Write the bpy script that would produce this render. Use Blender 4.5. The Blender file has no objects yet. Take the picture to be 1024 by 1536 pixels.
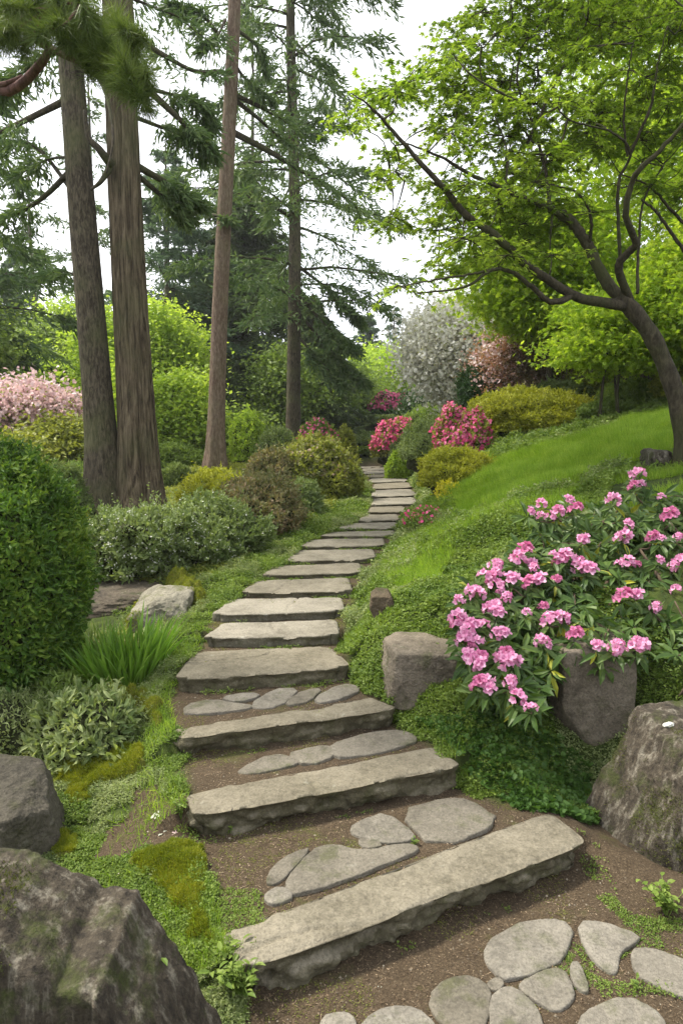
import bpy, math, random
import numpy as np
from math import radians as R

# ------------------------------------------------------------------ camera, sky, sun, exposure
S = bpy.context.scene
COL = S.collection
CAMZ, PITCH, FPX = 1.75, R(5.74), 1024.0
cam = bpy.data.cameras.new("camera")
cam.sensor_fit = 'VERTICAL'; cam.sensor_height = 36.0; cam.lens = 24.0
cam.clip_start = 0.05; cam.clip_end = 2000.0
cam.dof.use_dof = True; cam.dof.focus_distance = 5.0; cam.dof.aperture_fstop = 8.0
camo = bpy.data.objects.new("camera", cam); COL.objects.link(camo)
camo.location = (0, 0, CAMZ); camo.rotation_euler = (R(90) - PITCH, 0, 0)
S.camera = camo

SUN_EL, SUN_AZ = R(58), R(-72)          # azimuth from +Y towards +X
W = bpy.data.worlds.new("World"); S.world = W; W.use_nodes = True
wt = W.node_tree; wt.nodes.clear()
def wn(t, **k):
    n = wt.nodes.new(t)
    for a, b in k.items(): setattr(n, a, b)
    return n
out = wn('ShaderNodeOutputWorld'); bg = wn('ShaderNodeBackground')
sky = wn('ShaderNodeTexSky', sky_type='NISHITA', sun_disc=False, sun_elevation=SUN_EL, sun_rotation=SUN_AZ, air_density=1.0, dust_density=3.0)
hs = wn('ShaderNodeHueSaturation'); hs.inputs['Saturation'].default_value = 0.25
tc = wn('ShaderNodeTexCoord'); ns = wn('ShaderNodeTexNoise'); ns.inputs['Scale'].default_value = 3.0; ns.inputs['Detail'].default_value = 6.0
cr = wn('ShaderNodeValToRGB')
cr.color_ramp.elements[0].position = .3; cr.color_ramp.elements[0].color = (7.6, 8.0, 8.7, 1)
cr.color_ramp.elements[1].position = .7; cr.color_ramp.elements[1].color = (9.6, 9.7, 9.9, 1)
mx = wn('ShaderNodeMix', data_type='RGBA'); mx.inputs[0].default_value = 0.75
L_ = wt.links.new
L_(sky.outputs[0], hs.inputs['Color']); L_(tc.outputs['Generated'], ns.inputs['Vector']); L_(ns.outputs['Fac'], cr.inputs[0])
L_(hs.outputs[0], mx.inputs[6]); L_(cr.outputs[0], mx.inputs[7]); L_(mx.outputs[2], bg.inputs[0])
bg.inputs[1].default_value = 0.10
L_(bg.outputs[0], out.inputs[0])

sl = bpy.data.lights.new("sun", 'SUN'); sl.energy = 3.5; sl.angle = R(9); sl.color = (1.0, .93, .80)
so = bpy.data.objects.new("sun", sl); COL.objects.link(so); so.location = (0, 0, 60)
from mathutils import Vector
sd = Vector((math.sin(SUN_AZ) * math.cos(SUN_EL), math.cos(SUN_AZ) * math.cos(SUN_EL), math.sin(SUN_EL)))
so.rotation_euler = (-sd).to_track_quat('-Z', 'Y').to_euler()
S.view_settings.view_transform = 'Standard'; S.view_settings.look = 'None'
S.view_settings.exposure = 1.25; S.view_settings.gamma = 1.0
S.cycles.denoising_prefilter = 'NONE'
S.cycles.max_bounces = 6; S.cycles.diffuse_bounces = 3; S.cycles.glossy_bounces = 2; S.cycles.transmission_bounces = 4
S.cycles.volume_bounces = 0; S.cycles.caustics_reflective = False; S.cycles.caustics_refractive = False

# ------------------------------------------------------------------ numpy helpers
RNG = np.random.default_rng(7)
def nrm(v): return v / np.maximum(np.linalg.norm(v, axis=-1, keepdims=True), 1e-9)
def sstep(a, b, x):
    t = np.clip((x - a) / (b - a), 0, 1); return t * t * (3 - 2 * t)
def _hash(ix, iy, iz, seed):
    h = (ix.astype(np.int64) * 374761393 + iy.astype(np.int64) * 668265263 + iz.astype(np.int64) * 2147483647 + seed * 974634777) & 0xFFFFFFFF
    h = ((h ^ (h >> 13)) * 1274126177) & 0xFFFFFFFF
    h = ((h ^ (h >> 16)) * 2246822519) & 0xFFFFFFFF
    return ((h ^ (h >> 15)) & 0xFFFFFF) / float(0xFFFFFF)
def vnoise(P, seed=0):
    """value noise in -1..1"""
    P = np.asarray(P, float); i = np.floor(P).astype(np.int64); f = P - i; f = f * f * (3 - 2 * f)
    r = 0
    for dx in (0, 1):
        wx = f[..., 0] if dx else 1 - f[..., 0]
        for dy in (0, 1):
            wy = f[..., 1] if dy else 1 - f[..., 1]
            for dz in (0, 1):
                wz = f[..., 2] if dz else 1 - f[..., 2]
                r = r + wx * wy * wz * _hash(i[..., 0] + dx, i[..., 1] + dy, i[..., 2] + dz, seed)
    return r * 2 - 1
def fbm(P, oct=4, seed=0, gain=.5):
    a, r, t = 1.0, 0, 0
    P = np.asarray(P, float)
    for k in range(oct):
        r = r + a * vnoise(P * 2 ** k + k * 17.3, seed + k); t += a; a *= gain
    return r / t

def ray(px, py):
    dx, dy = (px - 512) / FPX, -(py - 768) / FPX
    c, s = math.cos(PITCH), math.sin(PITCH)
    return np.array([dx, c + dy * s, dy * c - s])
def at_z(px, py, z):
    d = ray(px, py); return np.array([0, 0, CAMZ]) + d * (z - CAMZ) / d[2]
def at_y(px, py, Y):
    d = ray(px, py); return np.array([0, 0, CAMZ]) + d * Y / d[1]

# ------------------------------------------------------------------ object helpers
def link_mesh(name, V, F, mat=None, parent=None, smooth=False):
    """F: array (n,k) or list of such arrays"""
    V = np.asarray(V, np.float32)
    if not isinstance(F, (list, tuple)): F = [F]
    F = [np.asarray(f, np.int32) for f in F if len(f)]
    me = bpy.data.meshes.new(name)
    me.vertices.add(len(V)); me.vertices.foreach_set('co', V.ravel())
    loops = np.concatenate([f.ravel() for f in F])
    tot = np.concatenate([np.full(len(f), f.shape[1], np.int32) for f in F])
    st = np.concatenate([[0], np.cumsum(tot)[:-1]]).astype(np.int32)
    me.loops.add(len(loops)); me.loops.foreach_set('vertex_index', loops)
    me.polygons.add(len(tot)); me.polygons.foreach_set('loop_start', st)
    me.polygons.foreach_set('use_smooth', np.full(len(tot), smooth, bool))
    me.update(calc_edges=True)
    if mat: me.materials.append(mat)
    o = bpy.data.objects.new(name, me); COL.objects.link(o)
    if parent is not None:
        o.parent = parent
    return o
def tag(o, label=None, cat=None, group=None, kind=None):
    if label: o['label'] = label
    if cat: o['category'] = cat
    if group: o['group'] = group
    if kind: o['kind'] = kind
    return o
def thing(name, label, cat, group=None):
    """an Empty that parents its parts (the parts carry world coordinates)"""
    o = bpy.data.objects.new(name, None); COL.objects.link(o); o.empty_display_size = .1
    return tag(o, label, cat, group)

class MB:
    def __init__(s): s.V, s.Q, s.T, s.n = [], [], [], 0
    def add(s, V, Q=None, T=None):
        s.V.append(np.asarray(V, float))
        if Q is not None and len(Q): s.Q.append(np.asarray(Q) + s.n)
        if T is not None and len(T): s.T.append(np.asarray(T) + s.n)
        s.n += len(V)
    def tube(s, P, r, sides=6, cap=True):
        P = np.asarray(P, float); n = len(P)
        r = np.broadcast_to(np.asarray(r, float), (n,))
        t = nrm(np.gradient(P, axis=0))
        ref = np.array([0.0, 0, 1]) if abs(t[0][2]) < .9 else np.array([1.0, 0, 0])
        a = nrm(np.cross(t, ref)); b = np.cross(t, a)
        th = np.linspace(0, 2 * np.pi, sides, endpoint=False)
        V = P[:, None] + (np.cos(th)[None, :, None] * a[:, None] + np.sin(th)[None, :, None] * b[:, None]) * r[:, None, None]
        V = V.reshape(-1, 3)
        i = np.arange(n - 1)[:, None] * sides; j = np.arange(sides)[None]; k = (j + 1) % sides
        Q = np.stack([i + j, i + k, i + sides + k, i + sides + j], -1).reshape(-1, 4)
        T = []
        if cap:
            V = np.vstack([V, P[:1], P[-1:]]); c0, c1 = n * sides, n * sides + 1
            T = [[c0, (q + 1) % sides, q] for q in range(sides)] + [[c1, (n - 1) * sides + q, (n - 1) * sides + (q + 1) % sides] for q in range(sides)]
        s.add(V, Q, T)
    def build(s, name, mat, parent=None, smooth=True):
        F = []
        if s.Q: F.append(np.concatenate(s.Q))
        if s.T: F.append(np.concatenate(s.T))
        return link_mesh(name, np.concatenate(s.V), F, mat, parent, smooth)

def curve(pts, n=24):
    """Catmull-Rom through pts"""
    P = np.asarray(pts, float)
    if len(P) == 2: return P[0] + (P[1] - P[0]) * np.linspace(0, 1, n)[:, None]
    E = np.vstack([2 * P[0] - P[1], P, 2 * P[-1] - P[-2]])
    t = np.linspace(0, len(P) - 1 - 1e-6, n); i = t.astype(int); f = (t - i)[:, None]
    a, b, c, d = E[i], E[i + 1], E[i + 2], E[i + 3]
    return .5 * (2 * b + (c - a) * f + (2 * a - 5 * b + 4 * c - d) * f ** 2 + (3 * b - a - 3 * c + d) * f ** 3)

# leaf templates: verts (u along, v across, w out of plane), faces (tris)
TM = {
 'tri': ([(0, -.5, 0), (0, .5, 0), (1, 0, 0)], [(0, 1, 2)]),
 'diamond': ([(0, 0, 0), (.45, -.5, .08), (1, 0, -.05), (.45, .5, .08)], [(0, 1, 2), (0, 2, 3)]),
 'lance': ([(0, 0, 0), (.3, -.45, .07), (.3, 0, .0), (.3, .45, .07), (.68, -.42, .03), (.68, 0, -.05), (.68, .42, .03), (1, 0, -.2)],
           [(0, 1, 2), (0, 2, 3), (1, 4, 5), (1, 5, 2), (2, 5, 6), (2, 6, 3), (4, 7, 5), (5, 7, 6)]),
 'maple': ([(0, 0, 0), (.45, -.14, .03), (1, 0, -.12), (.45, .14, .03), (.25, -.22, .02), (.72, -.55, -.1), (.25, .22, .02), (.72, .55, -.1), (.12, -.5, -.03), (.12, .5, -.03)],
           [(0, 1, 2), (0, 2, 3), (0, 5, 1), (0, 4, 5), (0, 3, 7), (0, 7, 6), (0, 8, 4), (0, 6, 9)]),
 'round': ([(0, 0, 0), (.1, -.42, .05), (.55, -.5, .06), (.95, -.25, 0), (.9, 0, -.03), (.95, .25, 0), (.55, .5, .06), (.1, .42, .05), (.45, 0, -.02)],
           [(8, 0, 1), (8, 1, 2), (8, 2, 3), (8, 3, 4), (8, 4, 5), (8, 5, 6), (8, 6, 7), (8, 7, 0)]),
 'petal': ([(0, -.1, 0), (0, .1, 0), (.55, -.5, .12), (.55, .5, .12), (.95, -.28, .0), (.95, .28, .0), (1.0, 0, -.06)],
           [(0, 2, 3), (0, 3, 1), (2, 4, 6), (2, 6, 3), (3, 6, 5)]),
 'blade': ([(0, -.5, 0), (0, .5, 0), (.35, -.45, .03), (.35, .45, .03), (.7, -.3, .0), (.7, .3, .0), (1, 0, -.12)],
           [(0, 1, 3), (0, 3, 2), (2, 3, 5), (2, 5, 4), (4, 5, 6)]),
}
def leaves(P, D, N, L, Wd, tm='diamond'):
    tv, tf = TM[tm]; tv = np.array(tv); tf = np.array(tf)
    P = np.asarray(P, float); n = len(P)
    D = nrm(D); Sd = nrm(np.cross(D, N)); N = np.cross(Sd, D)
    L = np.broadcast_to(L, (n,))[:, None, None]; Wd = np.broadcast_to(Wd, (n,))[:, None, None]
    V = P[:, None] + tv[None, :, 0:1] * L * D[:, None] + tv[None, :, 1:2] * Wd * Sd[:, None] + tv[None, :, 2:3] * L * N[:, None]
    F = (np.arange(n) * len(tv))[:, None, None] + tf[None]
    return V.reshape(-1, 3), F.reshape(-1, 3)
def rdir(n, rng):
    return nrm(rng.normal(size=(n, 3)))

# ------------------------------------------------------------------ materials
def newmat(name):
    m = bpy.data.materials.new(name); m.use_nodes = True
    nt = m.node_tree; nt.nodes.clear()
    return m, nt
def N_(nt, t, **k):
    n = nt.nodes.new(t)
    for a, b in k.items(): setattr(n, a, b)
    return n
def ramp(nt, stops):
    r = N_(nt, 'ShaderNodeValToRGB'); e = r.color_ramp.elements
    while len(e) < len(stops): e.new(.5)
    for q, (p, c) in zip(e, stops): q.position = p; q.color = (*c, 1)
    return r
def foliage(name, cols, trans=.4, rough=.55, clump=2.0, spec=.3, tcol=None):
    """cols: 3 base colours spread over single leaves; a slow noise shifts whole clumps"""
    m, nt = newmat(name); l = nt.links.new
    geo = N_(nt, 'ShaderNodeNewGeometry')
    no = N_(nt, 'ShaderNodeTexNoise'); no.inputs['Scale'].default_value = clump; no.inputs['Detail'].default_value = 2
    tc = N_(nt, 'ShaderNodeTexCoord'); l(tc.outputs['Object'], no.inputs['Vector'])
    a = N_(nt, 'ShaderNodeMath', operation='MULTIPLY_ADD'); a.inputs[1].default_value = .6
    mr = N_(nt, 'ShaderNodeMapRange'); mr.inputs[1].default_value = .3; mr.inputs[2].default_value = .7; mr.inputs[4].default_value = .4
    l(no.outputs['Fac'], mr.inputs[0]); l(geo.outputs['Random Per Island'], a.inputs[0]); l(mr.outputs[0], a.inputs[2])
    r = ramp(nt, [(0.05, cols[0]), (.5, cols[1]), (.95, cols[2])]); l(a.outputs[0], r.inputs[0])
    p = N_(nt, 'ShaderNodeBsdfPrincipled'); p.inputs['Roughness'].default_value = rough; p.inputs['Specular IOR Level'].default_value = spec
    l(r.outputs[0], p.inputs['Base Color'])
    t = N_(nt, 'ShaderNodeBsdfTranslucent')
    mu = N_(nt, 'ShaderNodeMix', data_type='RGBA', blend_type='MULTIPLY'); mu.inputs[0].default_value = 1
    l(r.outputs[0], mu.inputs[6]); mu.inputs[7].default_value = (*(tcol or (1.5, 1.5, .8)), 1); l(mu.outputs[2], t.inputs[0])
    mix = N_(nt, 'ShaderNodeMixShader'); mix.inputs[0].default_value = trans
    l(p.outputs[0], mix.inputs[1]); l(t.outputs[0], mix.inputs[2])
    o = N_(nt, 'ShaderNodeOutputMaterial'); l(mix.outputs[0], o.inputs[0])
    return m
def plain(name, c1, c2, scale=8, rough=.85, bump=.3, stretch=(1, 1, 1), detail=6, bdist=.02):
    m, nt = newmat(name); l = nt.links.new
    tc = N_(nt, 'ShaderNodeTexCoord'); mp = N_(nt, 'ShaderNodeMapping'); mp.inputs['Scale'].default_value = stretch
    l(tc.outputs['Object'], mp.inputs[0])
    no = N_(nt, 'ShaderNodeTexNoise'); no.inputs['Scale'].default_value = scale; no.inputs['Detail'].default_value = detail; no.inputs['Roughness'].default_value = .65
    l(mp.outputs[0], no.inputs['Vector'])
    r = ramp(nt, [(.3, c1), (.7, c2)]); l(no.outputs['Fac'], r.inputs[0])
    p = N_(nt, 'ShaderNodeBsdfPrincipled'); p.inputs['Roughness'].default_value = rough; p.inputs['Specular IOR Level'].default_value = .25
    l(r.outputs[0], p.inputs['Base Color'])
    b = N_(nt, 'ShaderNodeBump'); b.inputs['Strength'].default_value = bump; b.inputs['Distance'].default_value = bdist
    l(no.outputs['Fac'], b.inputs['Height']); l(b.outputs[0], p.inputs['Normal'])
    o = N_(nt, 'ShaderNodeOutputMaterial'); l(p.outputs[0], o.inputs[0])
    return m
def stone(name, dark, light, lichen, moss, moss_amt=.35, spots=.5, streak=False, side=None):
    """weathered rock: mottled grain, pale lichen spots, moss patches on the rough sides; side tints steep faces with stain and painted shade"""
    m, nt = newmat(name); l = nt.links.new
    tc = N_(nt, 'ShaderNodeTexCoord')
    vec = tc.outputs['Object']
    def noise(sc, det=5, rg=.6, v=None):
        n = N_(nt, 'ShaderNodeTexNoise'); n.inputs['Scale'].default_value = sc; n.inputs['Detail'].default_value = det; n.inputs['Roughness'].default_value = rg
        l(v or vec, n.inputs['Vector']); return n.outputs['Fac']
    def mixc(f, a, b, bt='MIX'):
        x = N_(nt, 'ShaderNodeMix', data_type='RGBA', blend_type=bt)
        if isinstance(f, float): x.inputs[0].default_value = f
        else: l(f, x.inputs[0])
        for q, s in ((a, 6), (b, 7)):
            if isinstance(q, tuple): x.inputs[s].default_value = (*q, 1)
            else: l(q, x.inputs[s])
        return x.outputs[2]
    def rng_(v, a, b, c=0., d=1.):
        x = N_(nt, 'ShaderNodeMapRange'); l(v, x.inputs[0])
        for i, q in zip((1, 2, 3, 4), (a, b, c, d)): x.inputs[i].default_value = q
        return x.outputs[0]
    big = noise(3.2, 9, .7); fine = noise(90, 4, .7); mid = noise(24, 5, .65)
    c = mixc(rng_(big, .38, .62), dark, light)
    c = mixc(rng_(mid, .35, .7, 0., .55), c, tuple(x * 1.25 for x in light))
    g = N_(nt, 'ShaderNodeNewGeometry')
    if streak:
        mp = N_(nt, 'ShaderNodeMapping'); mp.inputs['Scale'].default_value = (15, 15, 2.0); l(vec, mp.inputs[0])
        st = noise(1.6, 6, .7, mp.outputs[0])
        c = mixc(rng_(st, .52, .66, 0., .9), c, lichen)
        c = mixc(rng_(st, .48, .36, 0., .9), c, tuple(x * .45 for x in dark))
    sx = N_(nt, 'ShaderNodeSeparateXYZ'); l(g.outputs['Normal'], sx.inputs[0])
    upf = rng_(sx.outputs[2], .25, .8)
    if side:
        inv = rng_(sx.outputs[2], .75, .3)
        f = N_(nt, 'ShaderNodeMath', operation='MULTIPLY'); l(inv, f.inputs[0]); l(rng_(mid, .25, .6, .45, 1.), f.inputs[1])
        c = mixc(f.outputs[0], c, side)  # steep faces darker: mossy stain, with their shade put into the colour
    ms = N_(nt, 'ShaderNodeMath', operation='MULTIPLY'); l(rng_(noise(7, 5, .7), .52, .66), ms.inputs[0])
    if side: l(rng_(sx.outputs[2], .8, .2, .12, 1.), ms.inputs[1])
    else: ms.inputs[1].default_value = 1
    m2 = N_(nt, 'ShaderNodeMath', operation='MULTIPLY'); l(ms.outputs[0], m2.inputs[0]); m2.inputs[1].default_value = moss_amt
    c = mixc(m2.outputs[0], c, moss)
    vo = N_(nt, 'ShaderNodeTexVoronoi'); vo.inputs['Scale'].default_value = 16; 
    wob = N_(nt, 'ShaderNodeMix', data_type='VECTOR'); wob.inputs[0].default_value = .06
    nz = N_(nt, 'ShaderNodeTexNoise'); nz.inputs['Scale'].default_value = 30; l(vec, nz.inputs['Vector']); l(vec, wob.inputs[4]); l(nz.outputs['Color'], wob.inputs[5]); l(wob.outputs[1], vo.inputs['Vector'])
    lf = N_(nt, 'ShaderNodeMath', operation='MULTIPLY'); l(rng_(vo.outputs['Distance'], .24, .12), lf.inputs[0]); l(rng_(noise(3.3, 3), .5, .62, 0., spots), lf.inputs[1])
    c = mixc(lf.outputs[0], c, lichen)
    c = mixc(rng_(fine, .32, .56, .5, 0.), c, tuple(x * .4 for x in dark))
    pv = N_(nt, 'ShaderNodeTexVoronoi'); pv.inputs['Scale'].default_value = 130; l(vec, pv.inputs['Vector'])
    pf = N_(nt, 'ShaderNodeMath', operation='MULTIPLY'); l(rng_(pv.outputs['Distance'], .30, .16), pf.inputs[0]); l(rng_(mid, .45, .6, 0., .6), pf.inputs[1])
    c = mixc(pf.outputs[0], c, tuple(x * .5 for x in dark))
    gr = N_(nt, 'ShaderNodeSeparateColor'); l(pv.outputs['Color'], gr.inputs[0]); c = mixc(rng_(gr.outputs[0], .80, .95, 0., .14), c, tuple(x * 1.7 for x in light))
    oi = N_(nt, 'ShaderNodeObjectInfo'); hv = N_(nt, 'ShaderNodeHueSaturation'); l(c, hv.inputs['Color']); l(rng_(oi.outputs['Random'], 0, 1, .78, 1.18), hv.inputs['Value']); l(rng_(oi.outputs['Random'], 0, 1, 1.15, .8), hv.inputs['Saturation']); c = hv.outputs[0]
    p = N_(nt, 'ShaderNodeBsdfPrincipled'); p.inputs['Roughness'].default_value = .88; p.inputs['Specular IOR Level'].default_value = .3
    l(c, p.inputs['Base Color'])
    add = N_(nt, 'ShaderNodeMath', operation='MULTIPLY_ADD'); l(fine, add.inputs[0]); add.inputs[1].default_value = .5; l(mid, add.inputs[2])
    b = N_(nt, 'ShaderNodeBump'); b.inputs['Strength'].default_value = .7; b.inputs['Distance'].default_value = .018
    l(add.outputs[0], b.inputs['Height']); l(b.outputs[0], p.inputs['Normal'])
    o = N_(nt, 'ShaderNodeOutputMaterial'); l(p.outputs[0], o.inputs[0])
    return m
def bark(name, dark, light, moss, scale=(26, 26, 2.2), moss_amt=.4, dist=.03):
    m, nt = newmat(name); l = nt.links.new
    tc = N_(nt, 'ShaderNodeTexCoord'); mp = N_(nt, 'ShaderNodeMapping'); mp.inputs['Scale'].default_value = scale
    l(tc.outputs['Object'], mp.inputs[0])
    n1 = N_(nt, 'ShaderNodeTexNoise'); n1.inputs['Scale'].default_value = 1; n1.inputs['Detail'].default_value = 8; n1.inputs['Roughness'].default_value = .7; n1.inputs['Distortion'].default_value = .5
    l(mp.outputs[0], n1.inputs['Vector'])
    r = ramp(nt, [(.38, dark), (.5, tuple(a * .55 + b * .45 for a, b in zip(dark, light))), (.62, light)]); l(n1.outputs['Fac'], r.inputs[0])
    n2 = N_(nt, 'ShaderNodeTexNoise'); n2.inputs['Scale'].default_value = 2.2; n2.inputs['Detail'].default_value = 6; l(tc.outputs['Object'], n2.inputs['Vector'])
    mr = N_(nt, 'ShaderNodeMapRange'); mr.inputs[1].default_value = .45; mr.inputs[2].default_value = .68; mr.inputs[4].default_value = moss_amt; l(n2.outputs['Fac'], mr.inputs[0])
    mx = N_(nt, 'ShaderNodeMix', data_type='RGBA'); l(mr.outputs[0], mx.inputs[0]); l(r.outputs[0], mx.inputs[6]); mx.inputs[7].default_value = (*moss, 1)
    p = N_(nt, 'ShaderNodeBsdfPrincipled'); p.inputs['Roughness'].default_value = .9; p.inputs['Specular IOR Level'].default_value = .2
    l(mx.outputs[2], p.inputs['Base Color'])
    b = N_(nt, 'ShaderNodeBump'); b.inputs['Strength'].default_value = .9; b.inputs['Distance'].default_value = dist
    l(n1.outputs['Fac'], b.inputs['Height']); l(b.outputs[0], p.inputs['Normal'])
    o = N_(nt, 'ShaderNodeOutputMaterial'); l(p.outputs[0], o.inputs[0])
    return m

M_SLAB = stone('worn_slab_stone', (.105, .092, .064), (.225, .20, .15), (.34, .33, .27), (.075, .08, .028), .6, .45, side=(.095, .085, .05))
M_PAVE = stone('paving_stone', (.09, .08, .062), (.185, .166, .132), (.29, .28, .235), (.07, .075, .03), .7, .4)
M_DARKROCK = stone('dark_mossy_rock', (.016, .012, .008), (.105, .082, .054), (.24, .22, .165), (.038, .045, .010), .8, .6)
M_GREYROCK = stone('grey_rock', (.030, .027, .020), (.105, .094, .074), (.22, .21, .18), (.045, .05, .015), .5, .5)
M_PALEROCK = stone('pale_lichen_boulder', (.10, .092, .066), (.27, .25, .195), (.42, .40, .33), (.10, .11, .035), .85, .5)
M_STREAK = stone('streaked_mossy_rock', (.022, .017, .011), (.060, .048, .033), (.20, .18, .14), (.035, .045, .006), .9, .5, streak=True)
M_CORE = plain('dark_bush_filler', (.018, .022, .008), (.04, .045, .016), 30, .95, .5)  # for the shrub cores: inner shade put into a dark colour
M_BARK_A = bark('grey_brown_bark', (.024, .019, .012), (.115, .095, .066), (.10, .11, .045), (36, 36, 9), .5, .025)
M_BARK_B = bark('furrowed_bark', (.028, .019, .011), (.165, .13, .085), (.09, .10, .04), (25, 25, 2.4), .35, .05)
M_BARK_C = bark('reddish_bark', (.085, .055, .038), (.19, .14, .105), (.12, .12, .06), (26, 26, 8), .3, .02)
M_BARK_M = bark('dark_mossy_branch', (.022, .018, .012), (.07, .058, .038), (.055, .065, .02), (30, 30, 12), .6, .012)
M_BARK_P = bark('reddish_pine_limb', (.07, .035, .03), (.19, .10, .085), (.10, .08, .06), (30, 30, 9), .3, .01)
M_STEM = plain('brown_stem', (.05, .035, .02), (.12, .09, .06), 40, .9, .2)

FG = {}
def fol(key, cols, **k):
    if key not in FG: FG[key] = foliage(key, cols, **k)
    return FG[key]
F_MAPLE = fol('maple_leaf', [(.095, .17, .016), (.185, .275, .030), (.31, .40, .068)], trans=.5, clump=.8)
F_MAPLE2 = fol('yellow_maple_leaf', [(.15, .25, .022), (.26, .37, .034), (.42, .50, .075)], trans=.58, clump=.7)
F_CON = fol('conifer_needles', [(.05, .095, .034), (.09, .145, .05), (.15, .21, .075)], trans=.25, rough=.6, clump=.9)
F_COND = fol('dark_conifer_needles', [(.040, .068, .022), (.066, .100, .032), (.105, .145, .048)], trans=.2, rough=.6, clump=.6)
F_CONB = fol('blue_green_needles', [(0.062, 0.106, 0.062), (0.094, 0.150, 0.088), (0.125, 0.188, 0.106)], trans=.25, clump=.4)
F_PINE = fol('pine_needles', [(0.046, 0.078, 0.016), (0.098, 0.143, 0.029), (0.169, 0.221, 0.052)], trans=.25, clump=5)
F_BRIGHT = fol('bright_spring_leaves', [(.17, .27, .03), (.29, .40, .05), (.42, .52, .10)], trans=.45, clump=.6)
F_MID = fol('mid_green_leaves', [(.09, .15, .03), (.15, .22, .045), (.22, .30, .07)], trans=.35, clump=1.2)
F_OLIVE = fol('olive_leaves', [(.13, .15, .026), (.20, .23, .04), (.30, .31, .06)], trans=.35, clump=2)
F_DARK = fol('dark_evergreen_leaves', [(0.025, 0.063, 0.020), (0.045, 0.095, 0.028), (0.077, 0.140, 0.042)], trans=.2, rough=.4, clump=2)
F_YEW = fol('yew_leaves', [(.030, .075, .010), (.075, .15, .018), (.19, .27, .035)], trans=.3, clump=4)
F_GOLD = fol('golden_green_leaves', [(.17, .19, .018), (.27, .29, .026), (.40, .40, .05)], trans=.35, clump=2.5)
F_GREY = fol('grey_green_leaves', [(.08, .125, .036), (.15, .20, .066), (.25, .31, .125)], trans=.3, clump=2)
F_RUSSET = fol('russet_leaves', [(.11, .14, .05), (.18, .17, .075), (.25, .17, .105)], trans=.3, clump=2)
F_COPPER = fol('copper_leaves', [(.20, .09, .07), (.30, .16, .12), (.34, .24, .17)], trans=.35, clump=1.4)
F_BROWN = fol('brown_twigs_leaves', [(0.070, 0.053, 0.034), (0.119, 0.087, 0.050), (0.168, 0.133, 0.070)], trans=.2, clump=1.5)
F_RHODO = fol('rhododendron_leaves', [(.030, .065, .014), (.062, .115, .024), (.12, .18, .045)], trans=.3, rough=.45, clump=4, spec=.3)
F_COVER = fol('ground_cover_leaves', [(.06, .115, .016), (.125, .19, .03), (.22, .29, .06)], trans=.35, clump=3)
F_COVERL = fol('pale_ground_cover_leaves', [(.10, .15, .05), (.20, .25, .09), (.36, .40, .20)], trans=.35, clump=4)
F_GRASS = fol('lawn_blades', [(.12, .215, .018), (.20, .32, .030), (.35, .44, .085)], trans=.45, clump=5)
F_IRIS = fol('iris_blades', [(0.078, 0.163, 0.023), (0.130, 0.250, 0.029), (0.208, 0.338, 0.058)], trans=.35, clump=8, rough=.4)
F_MOSS = fol('yellow_moss', [(.085, .125, .008), (.18, .215, .014), (.30, .29, .03)], trans=.3, clump=9)
F_PALE = fol('pale_cream_leaves', [(.28, .29, .20), (.40, .40, .30), (.52, .52, .42)], trans=.4, clump=1.5)
F_FERN = fol('fern_fronds', [(0.091, 0.130, 0.046), (0.156, 0.208, 0.078), (0.247, 0.286, 0.130)], trans=.35, clump=5)
F_PINK = foliage('pink_petals', [(.56, .17, .36), (.72, .35, .54), (.86, .60, .73)], trans=.4, rough=.6, clump=20, tcol=(1.1, .9, 1))
F_ROSE = foliage('rose_petals', [(.46, .10, .25), (.62, .20, .38), (.76, .38, .55)], trans=.4, rough=.6, clump=20, tcol=(1.1, .9, 1))
F_RED = foliage('crimson_petals', [(.46, .05, .16), (.62, .10, .25), (.75, .28, .42)], trans=.35, clump=6, tcol=(1.1, .8, .9))
F_HOT = foliage('hot_pink_petals', [(.55, .05, .18), (.70, .10, .27), (.78, .25, .40)], trans=.35, clump=6, tcol=(1.1, .8, .9))
F_WHITE = foliage('cream_blossom', [(.68, .66, .58), (.80, .78, .72), (.88, .87, .82)], trans=.35, clump=2, tcol=(1, 1, .9))
F_CHERRY = foliage('pale_pink_blossom', [(.52, .36, .37), (.68, .52, .52), (.78, .68, .66)], trans=.35, clump=1, tcol=(1.1, .95, .95))
F_CREAM = foliage('tiny_white_flowers', [(.42, .44, .34), (.56, .57, .48), (.68, .68, .6)], trans=.3, clump=5, tcol=(1, 1, .9))
F_LITTER = foliage('leaf_litter', [(.06, .04, .025), (.16, .11, .065), (.36, .28, .19)], trans=.1, clump=6, tcol=(1, 1, .8))
F_YELLOW = foliage('yellow_leaves', [(.30, .30, .02), (.46, .42, .03), (.6, .5, .06)], trans=.4, clump=6)

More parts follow.
